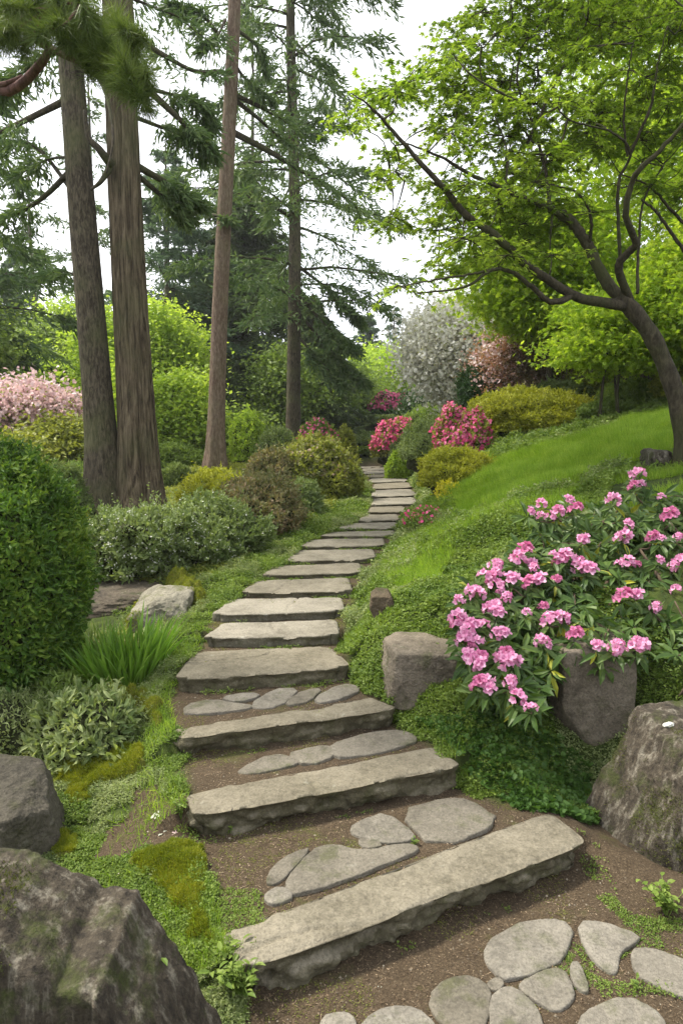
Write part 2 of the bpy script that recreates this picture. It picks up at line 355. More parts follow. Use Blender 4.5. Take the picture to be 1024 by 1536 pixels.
# ------------------------------------------------------------------ the stair and the lie of the land
# pixel corners of each tread (front left, front right, back right, back left) and its height
STEPS = [
 ((368, 1452), (883, 1262), (822, 1214), (328, 1400), .130),
 ((290, 1222), (697, 1148), (650, 1117), (276, 1190), .240),
 ((275, 1106), (597, 1061), (556, 1045), (262, 1092), .340),
 ((258, 1020), (528, 1000), (495, 968), (290, 976), .420),
 ((300, 957), (512, 953), (505, 928), (330, 938), .480),
 ((314, 922), (519, 916), (515, 903), (335, 908), .530),
 ((358, 889), (530, 886), (525, 875), (375, 878), .570),
 ((391, 863), (545, 858), (540, 848), (405, 852), .605),
 ((422, 842), (565, 837), (562, 829), (440, 832), .640),
 ((448, 820), (580, 818), (578, 810), (460, 812), .670),
 ((477, 804), (598, 802), (592, 796), (490, 798), .700),
 ((503, 793), (603, 791), (600, 785), (515, 786), .730),
 ((534, 781), (603, 779), (598, 773.5), (545, 774.5), .760),
 ((549, 768.5), (615, 767), (608, 762), (555, 763), .785),
 ((556, 757), (628, 755), (625, 749), (560, 750), .815),
 ((555, 745), (628, 742.5), (622, 737), (560, 738.5), .840),
 ((557, 733.5), (622, 730.5), (618, 727), (562, 728.5), .865),
 ((550, 724), (614, 721), (608, 717.5), (556, 719), .890),
 ((546, 716.5), (603, 714), (598, 711), (550, 712.5), .910),
 ((543, 711), (594, 709), (588, 706.5), (546, 707.5), .930),
 ((541, 706.5), (584, 704.5), (580, 702.5), (544, 703.5), .945),
 ((539, 702), (575, 700), (570, 698), (541, 699), .960),
]
SC = [[at_z(p[0], p[1], s[4]) for p in s[:4]] for s in STEPS]
SZ = [s[4] for s in STEPS]
for k in range(4, len(SC) - 1):
    f0, f1 = SC[k + 1][0], SC[k + 1][1]
    for e, o in ((3, 0), (2, 1)):
        p, q = SC[k][e], SC[k][o]; yn = f0[1] + (p[0] - f0[0]) * (f1[1] - f0[1]) / (f1[0] - f0[0]) - .01
        t = max(1.0, (yn - q[1]) / max(p[1] - q[1], .02)); t = 1 + (min(t, 4) - 1) * (.6 if k == 4 else .96)
        n = q + (p - q) * np.array([1, t, 1]); n[0] = p[0] + (p[0] - q[0]) * .25 * (t - 1); SC[k][e] = n
# path side lines
pl = np.array([[-.42, 0.], [-.4, 1.6]] + [[c[0][0], c[0][1]] for c in SC]); pr = np.array([[1.6, 0.], [1.5, 2.0]] + [[c[1][0], c[1][1]] for c in SC])
pl = pl[np.argsort(pl[:, 1])]; pr = pr[np.argsort(pr[:, 1])]
def path_l(y): return np.interp(y, pl[:, 1], pl[:, 0])
def path_r(y): return np.interp(y, pr[:, 1], pr[:, 0])
CP = []     # control points x, y, z of the terrain
def cp(x, y, z): CP.append((x, y, z))
def cpx(px, py, Y): CP.append(tuple(at_y(px, py, Y)))
for k, c in enumerate(SC):
    zb = SZ[k - 1] if k else 0
    if k < 14 or k % 2: 
        cp(c[0][0] - .03, c[0][1], (zb + SZ[k]) / 2 + .01); cp(c[1][0] + .03, c[1][1], (zb + SZ[k]) / 2 + .03)
for a in [(-.3, 1.2, 0), (.6, 1.2, 0), (1.5, 1.2, 0), (.5, .3, 0), (-1.5, 1.2, .02), (-1.3, 2.6, .03), (-.75, 2.3, .03), (-.8, 3.0, .14), (-1.9, 3.0, .1), (-3, 2, .05), (-2.2, 4.1, .2),
          (-1.25, 4.05, .25), (-1.0, 3.5, .25), (-1.35, 5.1, .37), (-1.7, 6.0, .48), (-3.5, 5.5, .4), (-5, 3, .2), (-1.2, 7.2, .62), (-1.3, 8.8, .72), (-3.2, 9, .75), (-2.64, 9, .79),
          (-5.5, 9, .7), (-2.6, 14, 1.25), (-1.4, 12, .95), (-.7, 13, .95), (-1.4, 18.5, 1.5), (-5, 14, 1.0), (-8, 20, 1.2), (-4, 24, 1.6), (-12, 10, .6), (-14, 30, 1.5), (0, 26, 1.25), (2.5, 30, 2.8), (-3, 36, 2.2),
          (0, 42, 3.2), (6, 40, 4.5), (15, 40, 6), (-20, 60, 2), (0, 80, 4), (20, 80, 7), (25, 20, 5.5), (-40, 20, 0), (12, 12, 4.2),
          (1.35, 2.45, .02), (1.0, 2.9, .09), (1.9, 2.2, .12), (.75, 3.2, .28), (.55, 3.6, .44), (1.15, 3.42, .08), (1.25, 3.9, .8), (1.75, 3.2, .12), (1.7, 3.8, .85), (2.5, 3.35, .75), (2.8, 1.6, .25), (2.9, 4, 1.2), (1.5, 4.3, .85), (4, 3, 1.2), (5, 6, 2.2), (8, 4, 2.2)]: cp(*a)
for a in [(560, 920, 4.35), (600, 880, 4.9), (620, 820, 6.1), (690, 860, 5.1), (780, 760, 5.6), (640, 760, 8.0), (700, 780, 6.4), (700, 700, 9.6), (800, 690, 8.2), (900, 650, 9.0), (1000, 614, 9.6), (1000, 700, 6.2), (900, 708, 6.6), (850, 740, 6.0),
          (800, 655, 10.5), (900, 605, 12.5), (730, 625, 14.5), (690, 675, 11.5), (630, 688, 14.5), (600, 672, 24), (850, 560, 16), (1020, 560, 13)]: cpx(*a)
CP = np.array(CP)
_k = lambda d: np.sqrt(d * d + .06)
_D = np.linalg.norm(CP[:, None, :2] - CP[None, :, :2], axis=2)
_A = _k(_D) - 0.02 * np.eye(len(CP))
_n = len(CP)
_M = np.block([[_A, np.ones((_n, 1))], [np.ones((1, _n)), np.zeros((1, 1))]])
_w = np.linalg.lstsq(_M, np.append(CP[:, 2], 0), rcond=1e-8)[0]
def H0(x, y):
    x = np.asarray(x, float); y = np.asarray(y, float); sh = np.broadcast(x, y).shape
    X = np.broadcast_to(x, sh).ravel(); Y = np.broadcast_to(y, sh).ravel(); o = np.empty(len(X))
    for i in range(0, len(X), 20000):
        d = np.sqrt((X[i:i + 20000, None] - CP[None, :, 0]) ** 2 + (Y[i:i + 20000, None] - CP[None, :, 1]) ** 2)
        o[i:i + 20000] = _k(d) @ _w[:-1] + _w[-1]
    return o.reshape(sh)
def Hpath(x, y):
    z = np.zeros(np.broadcast(x, y).shape)
    for c, t in zip(SC, SZ):
        a, b = c[0], c[1]
        yf = a[1] + (x - a[0]) * (b[1] - a[1]) / (b[0] - a[0]); dep = ((c[3][1] - a[1]) + (c[2][1] - b[1])) * .5
        z = np.where(y > yf + dep * .5, t - .012, z)
    return z
def H(x, y):
    x = np.asarray(x, float); y = np.asarray(y, float)
    h = H0(x, y)
    wv = sstep(.02, -.16, path_l(y) - x - .0) * 0 + sstep(-.22, .02, x - path_l(y)) * sstep(-.22, .02, path_r(y) - x) * (y < 24)
    z = h * (1 - wv) + Hpath(x, y) * wv
    P = np.stack(np.broadcast_arrays(x, y, 0 * x), -1)
    return z + fbm(P * 1.7, 3, 5) * .03 * (1 - wv) + fbm(P * 9, 3, 9) * .010
def ground_px(px, py):
    d = ray(px, py); o = np.array([0, 0, CAMZ]); t = 1.0
    for _ in range(4000):
        p = o + d * t
        if p[2] < float(H(p[0], p[1])): break
        t += .01 + t * .002
        if t > 80: break
    return p
def poly_px(pts): return np.array([ground_px(*p)[:2] for p in pts])
def inside(P, poly):
    x, y = P[:, 0], P[:, 1]; r = np.zeros(len(P), bool); j = len(poly) - 1
    for i in range(len(poly)):
        xi, yi = poly[i]; xj, yj = poly[j]
        c = ((yi > y) != (yj > y)) & (x < (xj - xi) * (y - yi) / (yj - yi + 1e-12) + xi)
        r ^= c; j = i
    return r
def ragged(P, poly, amp, seed):
    P3 = np.column_stack([P, 0 * P[:, 0]]); return inside(P + amp * np.stack([vnoise(P3 * 9, seed) + .6 * vnoise(P3 * 26, seed + 2), vnoise(P3 * 9, seed + 1) + .6 * vnoise(P3 * 26, seed + 3)], 1), poly)

LAWN = poly_px([(650, 752), (705, 700), (800, 682), (890, 655), (995, 616), (1018, 660), (1000, 695), (900, 706), (850, 735), (770, 752), (700, 775)])
SOIL_L = poly_px([(150, 1290), (170, 1240), (200, 1190), (280, 1195), (330, 1330), (300, 1290), (240, 1275)])
SOIL_M = poly_px([(245, 1040), (255, 1030), (330, 1030), (300, 1090), (262, 1092)])

def sample(xr, yr, n, rng, power=1.6):
    """ground points, denser close to the camera"""
    u = rng.random(n * 3); y0, y1 = yr
    k = 1 - power
    y = (y0 ** k + u * (y1 ** k - y0 ** k)) ** (1 / k)
    x = rng.uniform(xr[0], xr[1], n * 3)
    return np.stack([x, y], 1)

# ground sheet
def axis(c0, c1, lo, hi, step, grow=1.06):
    a = list(np.arange(c0, c1, step)); s = step
    v = a[-1]
    while v < hi: s *= grow; v += s; a.append(v)
    s = step; v = a[0]; b = []
    while v > lo: s *= grow; v -= s; b.append(v)
    return np.array(b[::-1] + a)
gx = axis(-1.3, 1.9, -120, 120, .02, 1.06); gy = axis(1.2, 6.0, -15, 130, .02, 1.035)
GX, GY = np.meshgrid(gx, gy)
GZ = H(GX, GY)
nx, ny = len(gx), len(gy)
ii = (np.arange(ny - 1)[:, None] * nx + np.arange(nx - 1)[None]).ravel()
GQ = np.stack([ii, ii + 1, ii + 1 + nx, ii + nx], 1)
PXY = np.stack([GX.ravel(), GY.ravel()], 1)
onpath = (sstep(-.06, .05, PXY[:, 0] - path_l(PXY[:, 1])) * sstep(-.06, .05, path_r(PXY[:, 1]) - PXY[:, 0]) * (PXY[:, 1] < 24))
soil = np.maximum(onpath, np.maximum(ragged(PXY, SOIL_L, .05, 3), ragged(PXY, SOIL_M, .03, 4)).astype(float))
soil = np.where((PXY[:, 1] < 2.95) & (PXY[:, 0] > -.35) & (PXY[:, 0] < 1.9), 1, soil)
lawnm = inside(PXY, LAWN).astype(float)
def ground_mat():
    m, nt = newmat('ground_soil_and_moss'); l = nt.links.new
    tc = N_(nt, 'ShaderNodeTexCoord'); v = tc.outputs['Object']
    def noise(sc, det=6, rg=.65):
        n = N_(nt, 'ShaderNodeTexNoise'); n.inputs['Scale'].default_value = sc; n.inputs['Detail'].default_value = det; n.inputs['Roughness'].default_value = rg
        l(v, n.inputs['Vector']); return n.outputs['Fac']
    at = N_(nt, 'ShaderNodeAttribute', attribute_name='zone')
    se = N_(nt, 'ShaderNodeSeparateColor'); l(at.outputs['Color'], se.inputs[0])
    f = noise(120, 4, .8); g = noise(14); big = noise(3)
    s1 = ramp(nt, [(.32, (.012, .008, .005)), (.46, (.055, .040, .025)), (.58, (.095, .07, .044)), (.70, (.30, .24, .16))]); l(f, s1.inputs[0])
    s2 = ramp(nt, [(.3, (.030, .021, .013)), (.7, (.095, .07, .045))]); l(g, s2.inputs[0])
    sm = N_(nt, 'ShaderNodeMix', data_type='RGBA'); sm.inputs[0].default_value = .35; l(s1.outputs[0], sm.inputs[6]); l(s2.outputs[0], sm.inputs[7])
    gr = ramp(nt, [(.3, (.022, .032, .010)), (.55, (.045, .065, .014)), (.75, (.08, .10, .02))]); l(g, gr.inputs[0])
    # thin moss creeping over the soil
    mr = N_(nt, 'ShaderNodeMapRange'); mr.inputs[1].default_value = .56; mr.inputs[2].default_value = .68; mr.inputs[4].default_value = .55; l(noise(4.5, 7, .7), mr.inputs[0])
    sm2 = N_(nt, 'ShaderNodeMix', data_type='RGBA'); l(mr.outputs[0], sm2.inputs[0]); l(sm.outputs[2], sm2.inputs[6]); sm2.inputs[7].default_value = (.075, .085, .022, 1)
    mx = N_(nt, 'ShaderNodeMix', data_type='RGBA'); l(se.outputs[0], mx.inputs[0]); l(gr.outputs[0], mx.inputs[6]); l(sm2.outputs[2], mx.inputs[7])
    mx2 = N_(nt, 'ShaderNodeMix', data_type='RGBA'); l(se.outputs[1], mx2.inputs[0]); l(mx.outputs[2], mx2.inputs[6]); mx2.inputs[7].default_value = (.10, .14, .02, 1)
    p = N_(nt, 'ShaderNodeBsdfPrincipled'); p.inputs['Roughness'].default_value = .95; p.inputs['Specular IOR Level'].default_value = .15; l(mx2.outputs[2], p.inputs['Base Color'])
    b = N_(nt, 'ShaderNodeBump'); b.inputs['Strength'].default_value = .8; b.inputs['Distance'].default_value = .01; l(f, b.inputs['Height']); l(b.outputs[0], p.inputs['Normal'])
    o = N_(nt, 'ShaderNodeOutputMaterial'); l(p.outputs[0], o.inputs[0])
    return m
ground = link_mesh('ground', np.stack([GX, GY, GZ], -1).reshape(-1, 3), GQ, ground_mat(), None, True)
tag(ground, kind='structure')
ca = ground.data.color_attributes.new('zone', 'FLOAT_COLOR', 'POINT')
ca.data.foreach_set('color', np.stack([soil, lawnm, 0 * soil, 1 + 0 * soil], 1).astype(np.float32).ravel())

# ------------------------------------------------------------------ stones
def slab_mesh(c, ztop, zbot, seed, nu, nv, nw, rough=.02, wav=.012, cracks=(), rnd=.25):
    """a rough-hewn block on the quad c (front left, front right, back right, back left)"""
    fl, fr, br, bl = [np.array(q[:2]) for q in c]
    u = np.linspace(0, 1, nu + 1); v = np.linspace(0, 1, nv + 1); w = np.linspace(0, 1, nw + 1)
    idx, VV, FF = {}, [], []
    ids = -np.ones((nu + 1, nv + 1, nw + 1), int); n = 0
    I, J, K = np.meshgrid(range(nu + 1), range(nv + 1), range(nw + 1), indexing='ij')
    surf = (I == 0) | (I == nu) | (J == 0) | (J == nv) | (K == nw) | (K == 0)
    ids[surf] = np.arange(surf.sum())
    Q = []
    def grid(A):
        a, b, cc, d = A[:-1, :-1], A[1:, :-1], A[1:, 1:], A[:-1, 1:]
        return np.stack([a, b, cc, d], -1).reshape(-1, 4)
    Q.append(grid(ids[:, :, nw])); Q.append(grid(ids[:, 0, :])); Q.append(grid(ids[:, nv, :])[:, ::-1]); Q.append(grid(ids[0].T)); Q.append(grid(ids[nu].T)[:, ::-1]); Q.append(grid(ids[:, :, 0])[:, ::-1])
    U, Vv, Wv = u[I[surf]], v[J[surf]], w[K[surf]]
    # round the plan corners (squircle)
    a, b = U * 2 - 1, Vv * 2 - 1
    r = np.maximum(np.abs(a), np.abs(b)); q = (np.abs(a) ** 9 + np.abs(b) ** 9) ** (1 / 9) + 1e-9
    s = r / q; s = 1 - (1 - s) * rnd * 4
    lenu = np.linalg.norm(fr - fl); lenv = np.linalg.norm(bl - fl)
    a, b = a * s, b * s
    U2, V2 = (a + 1) / 2, (b + 1) / 2
    XY = ((1 - U2) * (1 - V2))[:, None] * fl + (U2 * (1 - V2))[:, None] * fr + (U2 * V2)[:, None] * br + ((1 - U2) * V2)[:, None] * bl
    cen = XY.mean(0)
    eu = (fr - fl) / lenu; ev = np.array([-eu[1], eu[0]])
    P = np.stack([XY[:, 0], XY[:, 1], zbot + (ztop - zbot) * Wv], 1)
    side = np.maximum(np.abs(a), np.abs(b))
    # outward 2d direction for the side roughness
    ou = np.sign(a) * np.abs(a) ** 12 * lenv; ov = np.sign(b) * np.abs(b) ** 12 * lenu
    o2 = nrm(ou[:, None] * eu + ov[:, None] * ev + 1e-9)
    on_side = ((I == 0) | (I == nu) | (J == 0) | (J == nv))[surf]
    P0 = P.copy()
    low = 1 - Wv
    soft = .03 + .97 * sstep(.04, .30, low)
    chunk = np.abs(vnoise(P0 * np.array([7, 7, 13]) + vnoise(P0 * 6, seed + 30)[:, None] * .6, seed + 8))
    disp = fbm(P0 * np.array([2.5, 2.5, 3]), 2, seed) * wav * 1.3 + fbm(P0 * np.array([16, 16, 30]), 4, seed + 5) * rough * .9 * soft
    tr_ = vnoise(P0 * np.array([8, 8, 16]) + 3.3, seed + 21) * 2.2; tr_ = np.floor(tr_) + sstep(.75, 1, tr_ - np.floor(tr_))
    disp += (tr_ * rough * .75 + vnoise(P0 * 55, seed + 22) * .004) * soft
    disp += (-rough * 1.0 * chunk - rough * .8 * np.abs(vnoise(P0 * np.array([15, 15, 26]), seed + 9))) * soft - rough * 1.1 * low ** 2
    P[:, :2] += o2 * (disp * on_side)[:, None]
    # top: gentle wear and rounded arris
    edge = np.minimum(np.minimum(U2, 1 - U2) * lenu, np.minimum(V2, 1 - V2) * lenv)
    top = (Wv > .999)
    P[:, 2] += top * (fbm(P0 * 4, 3, seed + 11) * .007 + fbm(P0 * 22, 3, seed + 12) * .003)
    P[:, 2] -= top * .012 * np.exp(-(edge / .010)) * (1 + .9 * vnoise(P0 * 22, seed + 3)) + top * .02 * np.clip(vnoise(P0 * 9, seed + 14) - .35, 0, 1) * np.exp(-(edge / .03))
    for cr_ in cracks:
        L = np.array(cr_)
        d = np.full(len(P), 9.)
        Uv = np.stack([U2 * lenu, V2 * lenv], 1)
        Uv = Uv + .012 * np.stack([vnoise(P0 * 20, seed + 40), vnoise(P0 * 20, seed + 41)], 1)
        for p, q_ in zip(L[:-1], L[1:]):
            p = p * [lenu, lenv]; q_ = q_ * [lenu, lenv]
            t = np.clip(((Uv - p) @ (q_ - p)) / ((q_ - p) @ (q_ - p) + 1e-9), 0, 1)
            d = np.minimum(d, np.linalg.norm(Uv - p - t[:, None] * (q_ - p), axis=1))
        P[:, 2] -= top * .014 * np.exp(-(d / .006) ** 2)
    return P, np.concatenate(Q)

ORD = ['', 'second', 'third', 'fourth', 'fifth', 'sixth', 'seventh', 'eighth', 'ninth', 'tenth', 'eleventh', 'twelfth', 'thirteenth', 'fourteenth', 'fifteenth', 'sixteenth', 'seventeenth', 'eighteenth', 'nineteenth', 'twentieth']
CRK = {0: [[(0, .35), (.1, .42), (.2, .3), (.28, .02)]], 3: [[(0., .55), (.2, .6), (.45, .62), (.6, .85)], [(.7, .98), (.8, .5), (.9, .05)]], 4: [[(.42, 1), (.48, .5), (.6, .15), (.62, 0)], [(0, .5), (.2, .55), (.45, .6)]], 5: [[(.6, 1), (.56, .4), (.55, 0)]], 6: [[(.3, .0), (.35, .5), (.4, 1)]]}
for k, (c, zt) in enumerate(zip(SC, SZ)):
    zb = (SZ[k - 1] if k else 0) - .06
    res = .008 if k < 1 else .009 if k < 4 else .014 if k < 9 else .03
    lu = np.linalg.norm(c[1] - c[0]); lv = max(np.linalg.norm(c[3] - c[0]), .1)
    V, Q = slab_mesh(c, zt, zb, 100 + k * 7, max(12, int(lu / res)), max(6, int(lv / res)), max(5, int((zt - zb) / res)), rough=[.030, .024, .019][k] if k < 3 else .011, wav=.010, cracks=CRK.get(k, ()), rnd=.22 if k < 3 else .5)
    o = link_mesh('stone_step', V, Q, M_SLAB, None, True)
    lab = ('largest and lowest stone step, thick rough-edged slab cracked at its near end' if k == 0 else
           'second stone step up from the lowest slab, long thick beam with rounded ends' if k == 1 else
           'third stone step up, thick slab with five flat paving stones just behind it' if k == 2 else
           'broad cracked stone step, fourth up, beside the iris clump' if k == 3 else
           'fifth stone step up, wide tread split into plates by thin cracks' if k == 4 else
           'sixth stone step up, split across by one crack' if k == 5 else
           'topmost stone step where the stair bends out of sight' if k == len(SC) - 1 else
           'stone step just below the topmost one of the stair' if k == len(SC) - 2 else
           ORD[k] + ' stone step counted up from the lowest slab')
    tag(o, lab, 'stone step', 'stone steps of the garden stair')

def chaikin(P, it=2):
    for _ in range(it):
        Q = np.roll(P, -1, 0); P = np.stack([P * .75 + Q * .25, P * .25 + Q * .75], 1).reshape(-1, 2)
    return P
def pave(pix, z, label, seed, thick=.012, mat=None, grow=1.0):
    P = np.array([at_z(px, py, z + .01)[:2] for px, py in pix])
    P = chaikin(P, 1)
    # resample
    d = np.linalg.norm(np.roll(P, -1, 0) - P, axis=1); cum = np.concatenate([[0], np.cumsum(d)]); m = int(max(40, cum[-1] / .008)); t = np.linspace(0, cum[-1], m, endpoint=False)
    C = np.vstack([P, P[:1]]); P = np.stack([np.interp(t, cum, C[:, 0]), np.interp(t, cum, C[:, 1])], 1)
    c = P.mean(0); rim = P - c
    rim *= grow; rim *= (1.11 + .03 * vnoise(np.stack([P[:, 0] * 22, P[:, 1] * 22, 0 * P[:, 0]], 1), seed) + .012 * vnoise(np.stack([P[:, 0] * 70, P[:, 1] * 70, 0 * P[:, 0]], 1), seed))[:, None]
    rings = [(1.0, -.05), (1.0, thick * .6), (.99, thick * .9), (.97, thick * 1.05), (.92, thick * 1.12)] + [(s, thick * 1.2) for s in (.82, .72, .62, .52, .42, .32, .22, .12)]
    V = []
    for s, dz in rings:
        xy = c + rim * s
        p3 = np.stack([xy[:, 0], xy[:, 1], np.full(m, z + dz)], 1)
        if dz > 0: p3[:, 2] += fbm(p3 * 11, 4, seed) * .007 * min(1, dz / thick)
        V.append(p3)
    V.append(np.array([[c[0], c[1], z + thick * 1.2]]))
    Q = []
    for k in range(len(rings) - 1):
        i = np.arange(m); j = (i + 1) % m
        Q.append(np.stack([k * m + i, k * m + j, (k + 1) * m + j, (k + 1) * m + i], 1))
    k = len(rings) - 1; i = np.arange(m); T = np.stack([k * m + i, k * m + (i + 1) % m, np.full(m, (k + 1) * m)], 1)
    o = link_mesh('paving_stone', np.vstack(V), [np.concatenate(Q), T], mat or M_PAVE, None, True)
    return tag(o, label, 'paving stone', 'flat paving stones set in the soil')
fp = lambda pts: [(512 + x * .5, 1100 + y * .5) for x, y in pts]
for i, (pts, lab) in enumerate([
  ([(440, 640), (480, 600), (560, 565), (660, 565), (682, 590), (670, 650), (640, 690), (510, 730), (480, 720), (445, 680)], 'largest oval paving stone on the soil in front of the lowest step'),
  ([(712, 570), (780, 568), (892, 608), (870, 632), (832, 650), (826, 700), (815, 716), (770, 690), (730, 640)], 'paving stone with a notched corner, below the tall dark boulder'),
  ([(873, 655), (930, 648), (1050, 690), (1060, 800), (960, 760), (885, 720)], 'paving stone cut by the picture edge, nearest to the leafy sprout by the boulder'),
  ([(538, 750), (600, 713), (660, 705), (692, 770), (687, 800), (640, 832), (590, 802), (545, 772)], 'rounded paving stone between the largest oval one and the small slim one'),
  ([(686, 690), (715, 686), (744, 770), (720, 775), (688, 740)], 'small slim paving stone among the larger ones at the bottom'),
  ([(436, 745), (465, 731), (490, 750), (470, 772), (442, 766)], 'tiny paving stone wedged between three larger ones'),
  ([(448, 800), (480, 768), (520, 768), (580, 818), (598, 871), (600, 910), (450, 910)], 'egg-shaped paving stone directly below the tiny wedged one'),
  ([(262, 790), (320, 740), (400, 733), (442, 770), (437, 830), (420, 880), (400, 910), (300, 870)], 'round paving stone on the soil below the middle of the lowest step'),
  ([(66, 862), (140, 818), (220, 823), (275, 871), (275, 920), (60, 920)], 'flat paving stone at the very bottom under the cracked end of the lowest step'),
  ([(718, 862), (760, 825), (850, 793), (930, 828), (968, 871), (960, 940), (720, 940)], 'broad paving stone at the bottom edge below the slim one'),
  ([(-60, 850), (0, 838), (30, 848), (42, 871), (42, 910), (-60, 910)], 'paving stone at the bottom edge nearest to the green weeds')]):
    pave(fp(pts), 0.0, lab, 300 + i)
fs = lambda pts: [(250 + x * .498, 1050 + y * .498) for x, y in pts]
for i, (pts, z, lab) in enumerate([
  ([(303, 545), (320, 500), (380, 460), (435, 448), (362, 530), (330, 550)], .118, 'narrow curved paving stone beside the big one behind the lowest step'),
  ([(368, 545), (442, 452), (500, 440), (600, 457), (700, 435), (747, 445), (720, 468), (390, 590)], .118, 'long paving stone lying against the back of the lowest step'),
  ([(298, 582), (340, 558), (387, 590), (330, 615), (298, 606)], .118, 'small round paving stone at the near end behind the lowest step'),
  ([(558, 385), (590, 363), (660, 340), (747, 405), (720, 422), (650, 427), (568, 407)], .118, 'four-sided paving stone between the lowest and second step, beside the big square one'),
  ([(703, 335), (850, 297), (905, 303), (1002, 365), (815, 442)], .118, 'big square paving stone between the lowest and the second step'),
  ([(578, 422), (600, 410), (655, 435), (612, 448), (583, 442)], .114, 'sunken small paving stone in the joint behind the lowest step'),
  ([(503, 135), (600, 105), (690, 93), (742, 120), (680, 142), (600, 162), (518, 164)], .228, 'widest paving stone behind the second step'),
  ([(368, 165), (440, 142), (490, 140), (502, 165), (430, 192)], .228, 'middle paving stone behind the second step'),
  ([(228, 207), (320, 164), (380, 178), (392, 188), (300, 214), (235, 218)], .226, 'half-buried paving stone at the soil end behind the second step')]):
    pave(fs(pts), z, lab, 330 + i, grow=1.0 if i < 6 else 1.1)
fu = lambda pts: [(240 + x * .3125, 880 + y * .3125) for x, y in pts]
for i, (pts, lab) in enumerate([
  ([(138, 570), (260, 543), (340, 560), (432, 577), (330, 592), (150, 612)], 'first and widest paving stone behind the third step, beside bare soil'),
  ([(298, 532), (430, 510), (474, 525), (380, 552)], 'paving stone tucked furthest back behind the third step'),
  ([(443, 567), (540, 500), (652, 494), (600, 552), (520, 580)], 'slanted paving stone in the centre behind the third step'),
  ([(615, 552), (690, 500), (772, 491), (720, 542), (640, 562)], 'narrow slanted paving stone behind the third step'),
  ([(752, 532), (860, 474), (938, 480), (932, 510), (790, 552)], 'last paving stone behind the third step, next to the green bank')]):
    pave(fu(pts), .328, lab, 350 + i, grow=1.12)

def cubesphere(n):
    g = np.tan(np.linspace(-np.pi / 4, np.pi / 4, n + 1)); A, B = np.meshgrid(g, g, indexing='ij'); o = np.ones_like(A)
    V, Q, off = [], [], 0
    i = (np.arange(n)[:, None] * (n + 1) + np.arange(n)[None]).ravel(); q = np.stack([i, i + n + 1, i + n + 2, i + 1], 1)
    for f in ((o, A, B), (-o, B, A), (B, o, A), (A, -o, B), (A, B, o), (B, A, -o)):
        V.append(np.stack([x.ravel() for x in f], 1)); Q.append(q + off); off += (n + 1) ** 2
    V = np.vstack(V); Q = np.vstack(Q)
    key = np.round(V * 1e5).astype(np.int64); _, first, inv = np.unique(key, axis=0, return_index=True, return_inverse=True)
    return nrm(V[first]), inv.ravel()[Q]
def rock(name, label, box, Y, ry, mat, seed, planes=None, res=56, sharp=16, amp=.05, zbase=None, extra=.06, vert=0, cat='boulder', group=None, lean=0):
    """box: pixel left, right, top, base of the visible stone; Y distance; ry half depth. It sits in the ground."""
    l, r, t, b = box
    rng = np.random.default_rng(seed)
    d, Q = cubesphere(res)
    if planes is None:
        planes = [(nrm(np.array(q)), o) for q, o in [((1, 0, .1), .9), ((-1, .1, .1), .9), ((.1, -1, .15), .85), ((0, 1, 0), .95), ((0.05, -.1, 1), .8), ((0, 0, -1), 1)]]
        planes += [(nrm(rng.normal(size=3)), rng.uniform(.85, 1.02)) for _ in range(6)]
    acc = 0
    for nn, o in planes:
        nn = nrm(np.array(nn, float)); acc = acc + (np.maximum(d @ nn, 1e-3) / o) ** sharp
    rr = acc ** (-1 / sharp)
    P = d * rr[:, None]
    P = P + d * (fbm(P * 2.2, 4, seed) * amp * 2 + fbm(P * 8, 4, seed + 3) * amp * .8 + fbm(P * 20, 4, seed + 4) * .013 - np.abs(vnoise(P * 4.5, seed + 5)) * amp * .6)[:, None]
    if vert: P[:, :2] *= (1 + vert * (fbm(P * np.array([5, 5, .9]), 3, seed + 7) - np.abs(vnoise(P * np.array([7, 7, 1.3]), seed + 8))))[:, None]; P[:, 2] += vert * .8 * vnoise(P * np.array([6, 6, 0]), seed + 6) * (P[:, 2] > 0)
    lo, hi = P.min(0), P.max(0); P = (P - (lo + hi) / 2) / ((hi - lo) / 2)
    a, c = at_y(l, (t + b) / 2, Y), at_y(r, (t + b) / 2, Y)
    cx = (a[0] + c[0]) / 2; rx = (c[0] - a[0]) / 2
    zt = at_y((l + r) / 2, t, Y)[2]
    zb = zbase if zbase is not None else float(H(cx, Y - ry * .6)) - extra
    P = P * [rx, ry, (zt - zb) / 2] + [cx, Y, (zt + zb) / 2]
    P[:, 0] += lean * (P[:, 2] - zb)
    o = link_mesh(name, P, Q, mat, None, True)
    return tag(o, label, cat, group)
G_B = 'boulders set along the stair'
